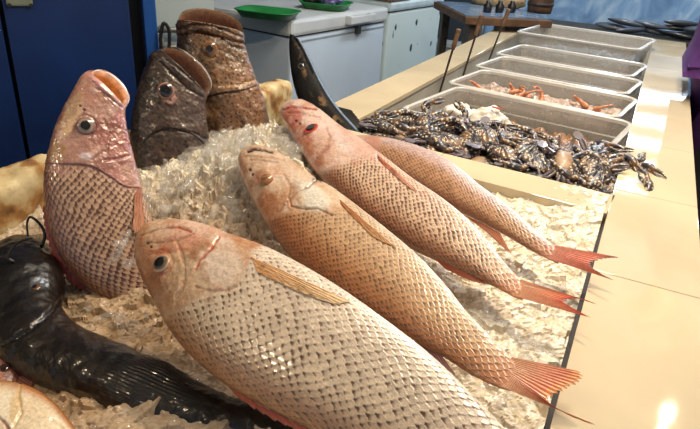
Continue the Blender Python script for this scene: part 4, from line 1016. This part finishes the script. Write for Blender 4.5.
# rightmost ones spill over the ledge
sheet = MB().box(-.47, 0, 0, .0, .145, .002, 0, Matrix.Translation((-.002, .998, -.06)) @ Matrix.Rotation(RZ, 4, 'Z')).build('crab_tray', mat('white_tray', (222,220,212), .35, .08, 10))
tag(sheet, 'shallow white tray under the pile of crabs', 'tray')
m = MB(); m.box(-.47, .137, -.06, .0, .145, .0, .002, Matrix.Translation((-.002, .998, 0)) @ Matrix.Rotation(RZ, 4, 'Z')); q = m.build('tray_edge', MATS['white_tray'], sheet)
# stand under the tray
s2 = MB().box(-.46, .01, -.149, -.01, .14, -.0605, .003, Matrix.Translation((-.002, .998, 0)) @ Matrix.Rotation(RZ, 4, 'Z')).build('foam_block', mat('white_foam', (224,222,214), .7, .06, 20))
tag(s2, 'white foam block under the crab tray', 'foam block')

# ================================================================= RODS stuck along the left rim
RUST = mat('rusty_iron', (58,46,42), .6, .3, 60, .4, 200)
WOOD = mat('worn_wood', (112,86,62), .7, .3, 40, .5, 150, c2=(74,54,38))
for (bx, by, tx, ty, y, lab) in ((441,88,459,29,1.57,'nearest thin iron rod with a wooden grip leaning on the left rim'), (463,76,482,15,1.80,'middle thin iron rod with a wooden grip leaning on the left rim'), (489,60,509,9,2.12,'farthest thin iron rod with a wooden grip leaning on the left rim')):
    p0 = W(bx, by, -.02); n = np.array([0, -1, 0.]); p1 = on_plane(tx, ty, p0, n); d = p1 - p0; L = np.linalg.norm(d)
    r = empty('iron_rod', p0, lab, 'rod', 'iron rods with wooden grips')
    MB().tube([d * -.12, d * .35, d * .72], [.0028, .0030, .0032], 10, 12).build('shaft', RUST, r, True)
    MB().tube([d * .66, d * .72, d * .88, d * .985, d], [.0045, .0062, .0062, .0068, .005], 12, 16).build('grip', WOOD, r, True)

# ================================================================= FREEZERS
def freezer(c0, c1, ztop, depth, label, body, side, lid_m, name='chest_freezer', lid_t=.07, pts=None):
    p0, p1 = pts if pts else (W(*c0, ztop), W(*c1, ztop)); ax = p1 - p0; ax[2] = 0; L = np.linalg.norm(ax); ax /= L; rz = math.atan2(ax[1], ax[0])
    r = empty(name, (p0[0], p0[1], FL), label, 'freezer', rz=rz)     # local +x runs along the front, +y goes back
    h = ztop - FL
    MB().box(0.008, .012, .04, L - .008, depth, h - lid_t - .004, .012).build('cabinet', body, r)
    MB().box(-.004, 0, h - lid_t, L, depth + .01, h, .016).build('lid', lid_m, r)
    MB().box(.02, .03, 0, L - .02, depth - .02, .045).build('base', mat('dark_base', (40,42,46), .6), r)
    MB().box(.012, .016, h - lid_t - .0045, L - .012, depth - .004, h - lid_t + .0005).build('gasket', mat('gasket', (40,42,44), .6), r)
    return r, L, h
WF = mat('white_enamel', (204,220,236), .35, .06, 3); WL = mat('white_lid', (206,210,212), .3, .08, 6)
fz, L, h = freezer((292,20), (389,7), 0.0, .62, 'white chest freezer with a handled lid, green trays on top', WF, WF, WL)
m = MB()
m.box(L * .50, -.028, h - .052, L * .54, .004, h - .012, .006); m.box(L * .74, -.028, h - .052, L * .78, .004, h - .012, .006); m.box(L * .50, -.034, h - .050, L * .78, -.022, h - .014, .005)
m.build('handle', WL, fz)
hl = MB().box(L * .63, -.010, h - .105, L * .665, .013, h - .066, .004).build('lock', mat('lock_metal', (90,88,84), .4, metal=.6), fz); 
# dents / badge strip on front
MB().box(.015, .0105, h - .1, L - .015, .0135, h - .092).build('trim_strip', mat('grey_trim', (150,158,166), .4), fz)
def chipped():
    nt = NT('chipped_enamel'); b = principled(nt, rough=.4); tc = nt.n('ShaderNodeTexCoord'); mp = nt.n('ShaderNodeMapping'); mp.inputs['Scale'].default_value = (13, 13, 7.5)
    nt.l(tc.outputs['Object'], mp.inputs['Vector']); v = nt.n('ShaderNodeTexVoronoi'); v.inputs['Scale'].default_value = 1; nt.l(mp.outputs[0], v.inputs['Vector'])
    n = nt.n('ShaderNodeTexNoise'); n.inputs['Scale'].default_value = 40; nt.l(tc.outputs['Object'], n.inputs['Vector'])
    ad = nt.n('ShaderNodeMath', operation='MULTIPLY_ADD'); ad.inputs[1].default_value = .18; nt.l(n.outputs['Fac'], ad.inputs[0]); nt.l(v.outputs['Distance'], ad.inputs[2])
    rp = nt.n('ShaderNodeValToRGB'); e = rp.color_ramp.elements; e[0].position = .25; e[0].color = rgba((36,44,58)); e[1].position = .285; e[1].color = rgba((206,222,222)); nt.l(ad.outputs[0], rp.inputs['Fac'])
    nt.l(rp.outputs[0], b.inputs['Base Color']); nt.l(b.outputs[0], nt.out.inputs['Surface']); return nt.m
_p0, _p1 = W(292, 20), W(389, 7); _ax = nrm([_p1[0] - _p0[0], _p1[1] - _p0[1], 0])
_s = _p0 + _ax * (L + .02); _s[2] = .022
fz2, L2, h2 = freezer(None, None, .022, .62, 'white chest freezer with chipped black paint spots', chipped(), None, mat('blue_white_lid', (196,214,220), .35), lid_t=.05, pts=(_s, _s + _ax * .62))
MB().box(-.006, .0, h2, .20, .60, h2 + .018, .003).build('lid_board', WOOD, fz2)
# green trays on the first freezer
GREEN = mat('green_plastic', (36,128,66), .35, .2, 20)
def tray(px, py, rx, ry, label):
    p = W(px, py, .003); r = empty('green_tray', p, label, 'tray', 'green trays on the freezer')
    G = []
    for sc, z in ((.02, .002), (.7, .002), (.8, .006), (.95, .028), (1.02, .03), (1.03, .027), (.96, .023), (.82, 0), (.7, -.002), (.02, -.002)):
        a = np.arange(48) * 2 * math.pi / 48; sq = (np.abs(np.cos(a)) ** 4 + np.abs(np.sin(a)) ** 4) ** -.25
        G.append(np.stack([rx * sc * np.cos(a) * sq, ry * sc * np.sin(a) * sq, np.full(48, z)], -1))
    me = grid_mesh('tray_body', np.array(G), None, True, True, True); bm = bmesh.new(); bm.from_mesh(me); bmesh.ops.recalc_face_normals(bm, faces=bm.faces); bm.to_mesh(me); bm.free()
    link('tray_body', me, GREEN, r); r.rotation_euler = (0, 0, math.radians(10))
    return p
t1 = tray(268, 17, .125, .09, 'green plastic tray on the freezer, nearer the groupers')
t2 = tray(326, 8, .115, .10, 'green plastic tray on the freezer, nearer the lid handle')
PURP = mat('purple_wrap', (120,110,170), .35, .4, 40, .4, 80); DRK = mat('dark_goods', (50,40,52), .5, .3, 40)
blob('wrapped_parcel', t2 + np.array([.02, .0, .04]), (.055, .05, .03), PURP, 'lilac wrapped parcel on the second green tray', 'parcel', amp=.5, fr=30, seed=2, z0=-.036)
blob('wrapped_parcel', t2 + np.array([-.07, .01, .035]), (.045, .05, .025), DRK, 'dark wrapped parcel on the left of the second green tray', 'parcel', amp=.5, fr=30, seed=3, z0=-.031)

# ================================================================= BLUE DOOR, PILLAR, WALLS
BLUE = mat('blue_paint', (11,46,104), .45, .14, 4, .15, 30, c2=(7,31,76)); BLUE2 = mat('blue_frame_paint', (26,76,150), .4, .15, 6); BLACK = mat('shadow_gap', (10,12,20), .7)
dn = O - W(80, 60, -.85); dn[2] = 0; dn = nrm(dn)
dd_ = 1.62; dp0 = np.array([-dn[0] * dd_, -dn[1] * dd_, FL]); drx = np.cross(UP, dn)     # runs to the right as seen
def dx(px, py=60): return float((on_plane(px, py, dp0, dn) - dp0).dot(drx))
def dz(px, py): return float(on_plane(px, py, dp0, dn)[2] - FL)
rz = math.atan2(drx[1], drx[0])
door = empty('door_1', dp0, kind='structure', rz=rz)
door['label'] = 'dark blue metal door behind the standing snapper'; door['category'] = 'door'
xa, xb, xc, xd, xe, xf = dx(-130), dx(8), dx(12.5), dx(134), dx(147), dx(159.5)
hh = 2.2
MB().box(xa, 0, .02, xb, .04, hh, .003).build('door_leaf', BLUE, door)
MB().box(xc, 0, .02, xd, .04, hh, .003).build('door_leaf', BLUE, door)
MB().box(xa, .03, 0, xf, .05, hh).build('door_backing', BLACK, door)
MB().box(xe, -.01, 0, xf, .06, hh, .004).build('door_jamb', BLUE2, door)
MB().box(dx(6, 2), -.006, dz(20, 6), dx(33, 2), 0, dz(20, 6) + .09, .004).build('plate', mat('dull_plate', (120,128,112), .5), door)
m = MB()
for sx in (dx(9, 2), dx(31, 2)): m.tube([(sx, -.009, dz(20, 4.5) ), (sx, -.004, dz(20, 4.5))], [.004, .004], 8)
m.build('screw', mat('screw_metal', (60,64,60), .4, metal=.5), door)
zl = dz(163, 40)
m = MB(); cx0 = dx(163.5, 40)
m.tube([(cx0 - .004, -.02, zl - .045), (cx0 - .01, -.022, zl), (cx0, -.024, zl + .045), (cx0 + .012, -.022, zl + .03), (cx0 + .01, -.02, zl - .02)], .0045, 8, 30)
m.box(cx0 - .012, -.03, zl - .05, cx0 + .008, -.01, zl - .015, .003); m.build('latch', mat('black_iron', (18,18,20), .5), door)
door_m = door
# pale pillar right of the door
pil_m = mat('pale_plaster', (168,186,194), .6, .06, 4)
pp = dp0 - dn * .25
pil = empty('trim_1', pp, kind='structure', rz=rz)
MB().box(xf - .12, 0, 0, dx(235), .2, 2.55).build('pillar_face', pil_m, pil)
m = MB(); m.tube([(dx(160), -.03, zl - .012), (dx(210), -.03, zl - .012)], .009, 10); m.tube([(dx(160), -.03, zl - .06), (dx(210), -.03, zl - .06)], .006, 10)
for q in (dx(168), dx(174)): m.tube([(q, -.03, zl - .13), (q, -.03, zl)], .005, 8)
m.build('pipe', mat('grey_pipe', (120,124,124), .4, metal=.4), pil, True)

DKW = mat('dark_wall_paint', (58,72,84), .7, .25, 2); FLR = mat('wet_concrete', (84,82,78), .45, .25, 3, .3, 30)
def struct(name, m, mt): o = m.build(name, mt); o['kind'] = 'structure'; return o
struct('floor', MB().box(-3.4, -2.2, FL - .1, 2.6, 5.2, FL), FLR)
struct('ceiling', MB().box(-3.4, -2.2, 1.75, 2.6, 5.2, 1.85), mat('ceiling_paint', (206,204,196), .8, .05, 2))
struct('wall_left', MB().box(-2.5, -2.2, FL, -2.4, 5.1, 1.75), DKW)
# back wall with a wide bright window opening
m = MB(); m.box(-2.4, 5.1, FL, -.9, 5.2, 1.75); m.box(-.9, 5.1, FL, 1.5, 5.2, .42); m.box(-.9, 5.1, 1.5, 1.5, 5.2, 1.75); m.box(1.5, 5.1, FL, 2.6, 5.2, 1.75)
struct('wall_back', m, mat('back_wall_paint', (70,82,92), .7, .2, 2))
win = empty('window_1', (.3, 5.12, .42), kind='structure')
nt = NT('daylight_pane'); b = principled(nt, rough=.2, base=rgba((220,230,240)), ecol=rgba((206,226,255)), emis=3.0); nt.l(b.outputs[0], nt.out.inputs['Surface'])
m = MB()
for j in range(6): m.box(-1.18, .02, .05 + j * .18, 1.18, .03, .12 + j * .18)
m.build('pane', nt.m, win)
m = MB()
for k in range(3): m.box(-1.2 + k * 1.19, 0, 0, -1.2 + k * 1.19 + .02, .05, 1.08)
for j in range(7): m.box(-1.2, 0, max(0, j * .18 - .06), 1.2, .05, min(1.08, j * .18 + .05))
m.build('window_frame', mat('grey_frame', (120,126,134), .5), win)
# low white tiled wall behind the table
kb = MB().box(-2.35, 4.1, FL, -.75, 4.2, -.36).box(-2.37, 4.08, -.36, -.73, 4.22, -.33, .004).build('trim_2', mat('white_tile_wall', (176,180,180), .4, .1, 6)); kb['kind'] = 'structure'

# ================================================================= WORK TABLE beyond the rim
tz = .055
ta, tb = W(466, 17, tz), W(553, 21, tz); tc_ = (ta + tb) / 2
ax = tb - ta; ax[2] = 0; Lt = np.linalg.norm(ax); rz = math.atan2(ax[1], ax[0])
tbl = empty('work_table', (ta[0], ta[1], FL), 'rough wooden cutting table beyond the left rim', 'table', rz=rz)
MB().box(0, 0, tz - FL - .03, Lt, .5, tz - FL, .003).build('tabletop', mat('table_wood', (104,74,50), .6, .3, 20, .4, 80), tbl)
MB().box(.01, .03, tz - FL + .0005, Lt - .01, .49, tz - FL + .004).build('metal_sheet', mat('blue_sheet', (130,156,186), .25, .2, 20, metal=.3), tbl)
LEGW = mat('grey_leg', (74,66,60), .6, .3, 30)
for x, y in ((Lt * .40, .05), (.03, .05), (Lt * .40, .44), (.03, .44)): MB().box(x, y - .02, 0, x + .035, y + .02, tz - FL - .03, .003).build('leg', LEGW, tbl)
def on_table(px, py): return W(px, py, tz + .004)
BEIGE = mat('beige_sack', (176,150,112), .8, .2, 30, .4, 80); BRN = mat('brown_block', (92,66,46), .7, .3, 30, .4, 60)
p = on_table(490, 8); blob('cloth_sack', p + np.array([0, .12, .03]), (.13, .06, .06), BEIGE, 'slumped beige cloth sack on the cutting table', 'sack', amp=.35, fr=14, seed=5, z0=-.03)
p = on_table(536, 14); r = empty('chopping_block', p + np.array([0, .07, 0]), 'upright brown chopping block at the right of the table', 'block')
MB().tube([(0, 0, 0), (0, 0, .02), (0, 0, .16), (0, 0, .18)], [.052, .055, .055, .05], 24).build('block', BRN, r, True); MB().tube([(0, 0, .03), (0, 0, .045)], [.0575, .0575], 24).build('band', RUST, r, True)
for (px, lab) in ((487, 'leftmost small black pot on the cutting table'), (499, 'middle small black pot on the cutting table'), (511, 'rightmost small black pot on the cutting table')):
    p = on_table(px, 12.5); o = MB().tube([(0, 0, 0), (0, 0, .004), (0, 0, .03), (0, 0, .038), (0, 0, .048)], [.014, .018, .018, .010, .010], 16).build('small_pot', mat('black_pot', (24,22,26), .4), None, True)
    o.location = [float(q) for q in p]; tag(o, lab, 'pot', 'small black pots on the table')

# ================================================================= FAR END: dark fish pile and blue plastic sheet
def simple_fish(c0, c1):
    t = np.linspace(0, 1, 30); hgt = .035 * np.sin(np.pi * np.clip(t * .93 + .03, 0, 1)) ** .7 * (1 - .25 * t); G = []; C = []
    th = np.arange(24) * 2 * math.pi / 24
    for a, hh_ in zip(t, hgt):
        hh_ = max(hh_, .004); G.append(np.stack([np.full(24, a * .22 - .11), hh_ * np.cos(th), hh_ * .6 * np.sin(th)], -1)); C.append(mix(np.broadcast_to(lin(c1), (24, 3)), np.broadcast_to(lin(c0), (24, 3)), clamp01(.5 + .9 * np.cos(th))))
    return np.array(G), np.array(C)
root = empty('dark_fish', (0, 0, 0)); G, C = simple_fish((22,24,30), (74,84,100)); link('body', grid_mesh('body', G, C, flip=True), DARK_M, root)
m = MB(); m.poly([(.105, .004, 0), (.14, .03, 0), (.13, 0, 0), (.14, -.03, 0), (.105, -.004, 0)], (0, 0, .002)); m.build('tail_fin', mat('dark_fin', (40,42,50), .5), root)
first = True
pile = [(-.18,3.10,.0),(-.09,3.06,.0),(0.0,3.10,.0),(.09,3.06,.0),(.16,3.12,0.0),(-.13,3.08,.036),(-.02,3.09,.038),(.07,3.10,.036),(.15,3.08,.04),(.10,3.09,.07)]
labs = ['leftmost dark fish in the heap by the blue sheet','second dark fish in the bottom row of the heap','dark fish in the middle of the bottom row of the heap','fourth dark fish in the bottom row of the heap','dark fish at the right end of the bottom row','left fish of the upper row in the dark heap','second fish of the upper row in the dark heap','third fish of the upper row in the dark heap','right fish of the upper row in the dark heap','single dark fish on top of the far heap']
for (x, y, z), lb in zip(pile, labs):
    o = root if first else copy_tree(root); first = False
    o.scale = (.72, .72, .72); o.location = (x, y, z * .72 + .016); o.rotation_euler = (random.uniform(-.4, .4), random.uniform(-.1, .1), random.uniform(-.5, .5) + (math.pi if random.random() < .4 else 0)); tag(o, lb, 'fish', 'dark fish heaped at the far end')
fs = empty('fish_stand', (-.1, 3.12, FL), 'low dark stand under the far fish heap', 'stand')
MB().box(-.55, -.12, .80, .42, .14, .848, .004).build('top', mat('dark_stand', (52,50,44), .6), fs)
for x, y in ((-.5, -.08), (.37, -.08), (-.5, .1), (.37, .1)): MB().box(x - .02, y - .02, 0, x + .02, y + .02, .8).build('leg', MATS['dark_stand'], fs)
def sheet_mat():
    nt = NT('cloudy_blue_film'); b = principled(nt, rough=.25, trans=.0); tr = nt.n('ShaderNodeBsdfTranslucent'); t2_ = nt.n('ShaderNodeBsdfTransparent')
    tc = nt.n('ShaderNodeTexCoord'); mp = nt.n('ShaderNodeMapping'); mp.inputs['Scale'].default_value = (6, 6, 4); nt.l(tc.outputs['Object'], mp.inputs['Vector'])
    n = nt.n('ShaderNodeTexNoise'); n.inputs['Scale'].default_value = 1; n.inputs['Detail'].default_value = 7; n.inputs['Distortion'].default_value = 1.5; nt.l(mp.outputs[0], n.inputs['Vector'])
    rp = nt.n('ShaderNodeValToRGB'); e = rp.color_ramp.elements; e[0].position = .36; e[0].color = rgba((128,160,194)); e[1].position = .66; e[1].color = rgba((216,230,238)); x = e.new(.5); x.color = rgba((162,192,218))
    nt.l(n.outputs['Fac'], rp.inputs['Fac']); nt.l(rp.outputs[0], b.inputs['Base Color']); nt.l(rp.outputs[0], tr.inputs['Color'])
    m1 = nt.n('ShaderNodeMixShader'); m1.inputs[0].default_value = .6; nt.l(b.outputs[0], m1.inputs[1]); nt.l(tr.outputs[0], m1.inputs[2])
    m2 = nt.n('ShaderNodeMixShader'); m2.inputs[0].default_value = .12; nt.l(m1.outputs[0], m2.inputs[1]); nt.l(t2_.outputs[0], m2.inputs[2]); nt.l(m2.outputs[0], nt.out.inputs['Surface']); return nt.m
xs = np.linspace(-.85, .75, 120); zs = np.linspace(-.3, .24, 40); X, Z = np.meshgrid(xs, zs)
Yw = 3.42 + .012 * np.sin(X * 26 + Z * 5) + .02 * (fbm(np.stack([X, Z, X * 0], -1), 6, 2) - .5)
front = np.stack([X, Yw, Z], -1); backs = front + np.array([0, .002, 0]); loop = np.concatenate([front, backs[:, ::-1]], 1)
o = link('plastic_sheet', grid_mesh('plastic_sheet', loop, None, True, True), sheet_mat()); tag(o, 'cloudy blue plastic sheet hanging behind the far fish heap', 'plastic sheet')
rail = MB().tube([(-.88, 3.43, .24), (.78, 3.43, .24)], .012, 12); 
for x in (-.86, .76): rail.tube([(x, 3.43, FL), (x, 3.43, .24)], .014, 12)
o = rail.build('sheet_rail', mat('rail_metal', (120,124,128), .4, metal=.7), None, True); tag(o, 'metal rail frame holding up the blue plastic sheet', 'rail')

# ================================================================= PERSON at the right edge
def skin(name, verts, edges, rad, material, parent, root_i=0, sub=2):
    me = bpy.data.meshes.new(name); me.from_pydata(verts, edges, []); o = bpy.data.objects.new(name, me); COL.objects.link(o)
    o.modifiers.new('Skin', 'SKIN'); d = me.skin_vertices[0].data
    for i, r in enumerate(rad):
        d[i].radius = (r, r) if not isinstance(r, tuple) else r; d[i].use_root = (i == root_i)
    s = o.modifiers.new('Sub', 'SUBSURF'); s.levels = s.render_levels = sub
    dg = bpy.context.evaluated_depsgraph_get(); dg.update(); m2 = bpy.data.meshes.new_from_object(o.evaluated_get(dg)); bpy.data.objects.remove(o)
    m2.name = name
    for p in m2.polygons: p.use_smooth = True
    m2.materials.clear(); return link(name, m2, material, parent)
def person():
    # stands on the floor right of the counter, facing it (towards -X)
    r = empty('person', (.25, 1.95, FL), 'person in purple top and black trousers standing right of the counter', 'person', rz=math.radians(90))
    # local: +y is where they face (-X of the place), x sideways, z up from the floor
    SK = mat('skin_tone', (176,124,92), .5, .06, 20); PUR = mat('purple_cloth', (70,24,98), .85, .2, 30, .3, 200); BLK = mat('black_cloth', (20,20,26), .85, .2, 30); HAIR = mat('black_hair', (16,13,12), .5, .2, 80)
    V = [(0,0,.92),(0,0,1.08),(0,-.01,1.26),(0,-.01,1.38),(0,.005,1.47),(0,.02,1.55),(0,.025,1.63)]; Rr = [.085,.095,.105,(.09,.075),.05,.078,.068]
    E = [(i, i + 1) for i in range(6)]
    for sx in (-1, 1):
        b = len(V); V += [(sx*.18,-.01,1.36),(sx*.235,-.07,1.10),(sx*.235,-.09,.86),(sx*.235,-.09,.80)]; Rr += [.052,.042,.032,.026]; E += [(3,b),(b,b+1),(b+1,b+2),(b+2,b+3)]
        hnd = b + 3
        for k, (ox, l) in enumerate(((-.03,.07),(-.01,.08),(.01,.075),(.028,.06))):
            c = len(V); V += [(sx*.237,ox*.8-.09,.735),(sx*.235,ox-.085,.735-l*.5),(sx*.225,ox-.08,.735-l*.85)]; Rr += [.0105,.009,.007]; E += [(hnd,c),(c,c+1),(c+1,c+2)]
        c = len(V); V += [(sx*.225,-.05,.765),(sx*.215,-.038,.73)]; Rr += [.011,.008]; E += [(hnd,c),(c,c+1)]
        b = len(V); V += [(sx*.095,0,.86),(sx*.10,.015,.48),(sx*.10,-.015,.09),(sx*.105,.07,.035),(sx*.108,.15,.025)]; Rr += [.07,.05,.042,.038,.028]; E += [(0,b),(b,b+1),(b+1,b+2),(b+2,b+3),(b+3,b+4)]
    skin('body', V, E, Rr, SK, r)
    # face
    for sx in (-1, 1):
        o = MB().tube([(sx*.03,.088,1.60),(sx*.03,.094,1.60)],[.011,.006],10).build('eye', mat('eye_white', (220,214,206), .3), r, True)
    MB().tube([(0,.085,1.605),(0,.108,1.575),(0,.092,1.565)],[.008,.013,.008],8,8).build('nose', SK, r, True)
    MB().tube([(-.025,.086,1.535),(0,.095,1.535),(.025,.086,1.535)],[.004,.007,.004],8,8).build('mouth', mat('lips', (150,80,74), .5), r, True)
    blob('hair', (0,-.012,1.63), (.092,.098,.10), HAIR, amp=.12, fr=30, seed=3, parent=r)
    # purple loose top reaching over the hips, short sleeves
    V = [(0,-.005,.60),(0,.002,.82),(0,.012,.95),(0,.018,1.08),(0,.012,1.26),(0,-.01,1.385),(0,-.005,1.43)]; Rr = [(.17,.112),(.165,.112),(.17,.142),(.17,.148),(.172,.13),(.12,.10),.066]; E = [(i, i + 1) for i in range(6)]
    for sx in (-1, 1):
        b = len(V); V += [(sx*.19,-.01,1.36),(sx*.225,-.05,1.16)]; Rr += [.072,.062]; E += [(5,b),(b,b+1)]
    skin('tunic', V, E, Rr, PUR, r, 3)
    V = [(0,-.01,.88)]; Rr = [.108]; E = []
    for sx in (-1, 1):
        b = len(V); V += [(sx*.10,-.02,.80),(sx*.105,.01,.48),(sx*.105,-.01,.10)]; Rr += [.09,.080,.068]; E += [(0,b),(b,b+1),(b+1,b+2)]
    skin('trousers', V, E, Rr, BLK, r)
    for sx in (-1, 1):
        MB().tube([(sx*.105,-.06,.044),(sx*.105,.02,.050),(sx*.108,.13,.044),(sx*.108,.20,.026)],[.036,.044,.040,.024],12,14).build('shoe', mat('shoe_black', (24,22,22), .5), r, True)
person()

# ================================================================= LAMPS AND LIGHT
def pendant(p, power, label, col=(1, .78, .52), rad=.014):
    r = empty('pendant_lamp', p, label, 'lamp', 'warm pendant lamps over the counter')
    G = []
    for rr, z in ((.02, .10), (.03, .095), (.055, .03), (.06, .0), (.058, .0), (.052, .03), (.028, .09), (.02, .095)):
        a = np.arange(32) * 2 * math.pi / 32; G.append(np.stack([rr * np.cos(a), rr * np.sin(a), np.full(32, z)], -1))
    link('lamp_shade', grid_mesh('lamp_shade', np.array(G), None, True, False, True), mat('shade_metal', (22,24,24), .6), r)
    MB().tube([(0, 0, .095), (0, 0, 1.75 - p[2])], .003, 8).build('cord', mat('black_cord', (16,16,16), .6), r, True)
    nt = NT('warm_bulb'); b = principled(nt, ecol=(*col, 1), emis=30.0, base=(1, .9, .7, 1)); b.inputs['Emission Strength'].default_value = 14; nt.l(b.outputs[0], nt.out.inputs['Surface'])
    th = np.linspace(.05, math.pi - .05, 14); a = np.arange(20) * 2 * math.pi / 20
    g = np.stack([.016 * np.sin(th)[:, None] * np.cos(a), .016 * np.sin(th)[:, None] * np.sin(a), .02 - .034 * np.cos(th)[:, None] + 0 * a], -1)
    link('bulb', grid_mesh('bulb', g), nt.m, r)
    ld = bpy.data.lights.new('bulb_light', 'POINT'); ld.energy = power; ld.color = col; ld.shadow_soft_size = rad
    lo = bpy.data.objects.new('bulb_light', ld); COL.objects.link(lo); lo.parent = r; lo.location = (0, 0, -.045)
def tube_light(p, L, rz, power, col, label):
    r = empty('tube_lamp', p, label, 'lamp', 'ceiling tube lamps', rz=rz)
    MB().box(-L / 2, -.10, .02, L / 2, .10, .055, .004).build('housing', mat('lamp_housing', (220,220,216), .4), r)
    nt = NT('tube_glow'); b = principled(nt, ecol=(*col, 1), emis=6.0); nt.l(b.outputs[0], nt.out.inputs['Surface'])
    MB().tube([(-L / 2 + .03, -.04, .008), (L / 2 - .03, -.04, .008)], .013, 12).tube([(-L / 2 + .03, .04, .008), (L / 2 - .03, .04, .008)], .013, 12).build('tube', nt.m, r, True)
    ld = bpy.data.lights.new('tube_light', 'AREA'); ld.shape = 'RECTANGLE'; ld.size = L; ld.size_y = .2; ld.energy = power; ld.color = col
    lo = bpy.data.objects.new('tube_light', ld); COL.objects.link(lo); lo.parent = r; lo.location = (0, 0, -.012)
Q = W(663, 424, 0); k = 1 + .95 / H
pendant(np.array([Q[0] * k, Q[1] * k, .95]), 7, 'warm pendant lamp over the far end of the ledge')
pendant(np.array([-.16, 1.12, 1.0]), 26, 'warm pendant lamp above the ice and snappers')
pendant(np.array([-1.0, -.35, .95]), 9, 'warm pendant lamp left of the stall front')
tube_light(np.array([.0, 1.15, 1.69]), 1.2, math.radians(90), 21, (1, .87, .68), 'ceiling tube lamp above the counter front')
tube_light(np.array([-.3, 2.6, 1.69]), 1.2, math.radians(90), 22, (.86, .93, 1), 'ceiling tube lamp above the plastic bins')
for j in range(6):      # daylight entering through each row of panes
    ld = bpy.data.lights.new('window_daylight', 'AREA'); ld.shape = 'RECTANGLE'; ld.size = 2.36; ld.size_y = .07; ld.energy = 4.5; ld.color = (.72, .86, 1)
    lo = bpy.data.objects.new('window_daylight', ld); COL.objects.link(lo); lo.location = (.3, 5.085, .42 + .085 + j * .18); lo.rotation_euler = (math.radians(-90), 0, 0)
wd = bpy.data.worlds.new('market_daylight'); SC.world = wd; wd.use_nodes = True
bg = wd.node_tree.nodes['Background']; bg.inputs[0].default_value = (.74, .85, 1.0, 1); bg.inputs[1].default_value = .36

# ================================================================= CAMERA
cd = bpy.data.cameras.new('camera'); cam = bpy.data.objects.new('camera', cd); COL.objects.link(cam)
cd.sensor_fit = 'HORIZONTAL'; cd.sensor_width = 36; cd.lens = F / 700 * 36; cd.clip_start = .01
cx_, cy_, cz_ = R @ np.array([1, 0, 0]), R @ np.array([0, -1, 0]), R @ np.array([0, 0, -1])
M = Matrix(((cx_[0], cy_[0], cz_[0], O[0]), (cx_[1], cy_[1], cz_[1], O[1]), (cx_[2], cy_[2], cz_[2], O[2]), (0, 0, 0, 1)))
cam.matrix_world = M; SC.camera = cam
SC.view_settings.view_transform = 'Standard'; SC.view_settings.look = 'None'; SC.view_settings.exposure = 0.25; SC.view_settings.gamma = 1.0
SC.view_settings.use_curve_mapping = False
SC.cycles.transparent_max_bounces = 24
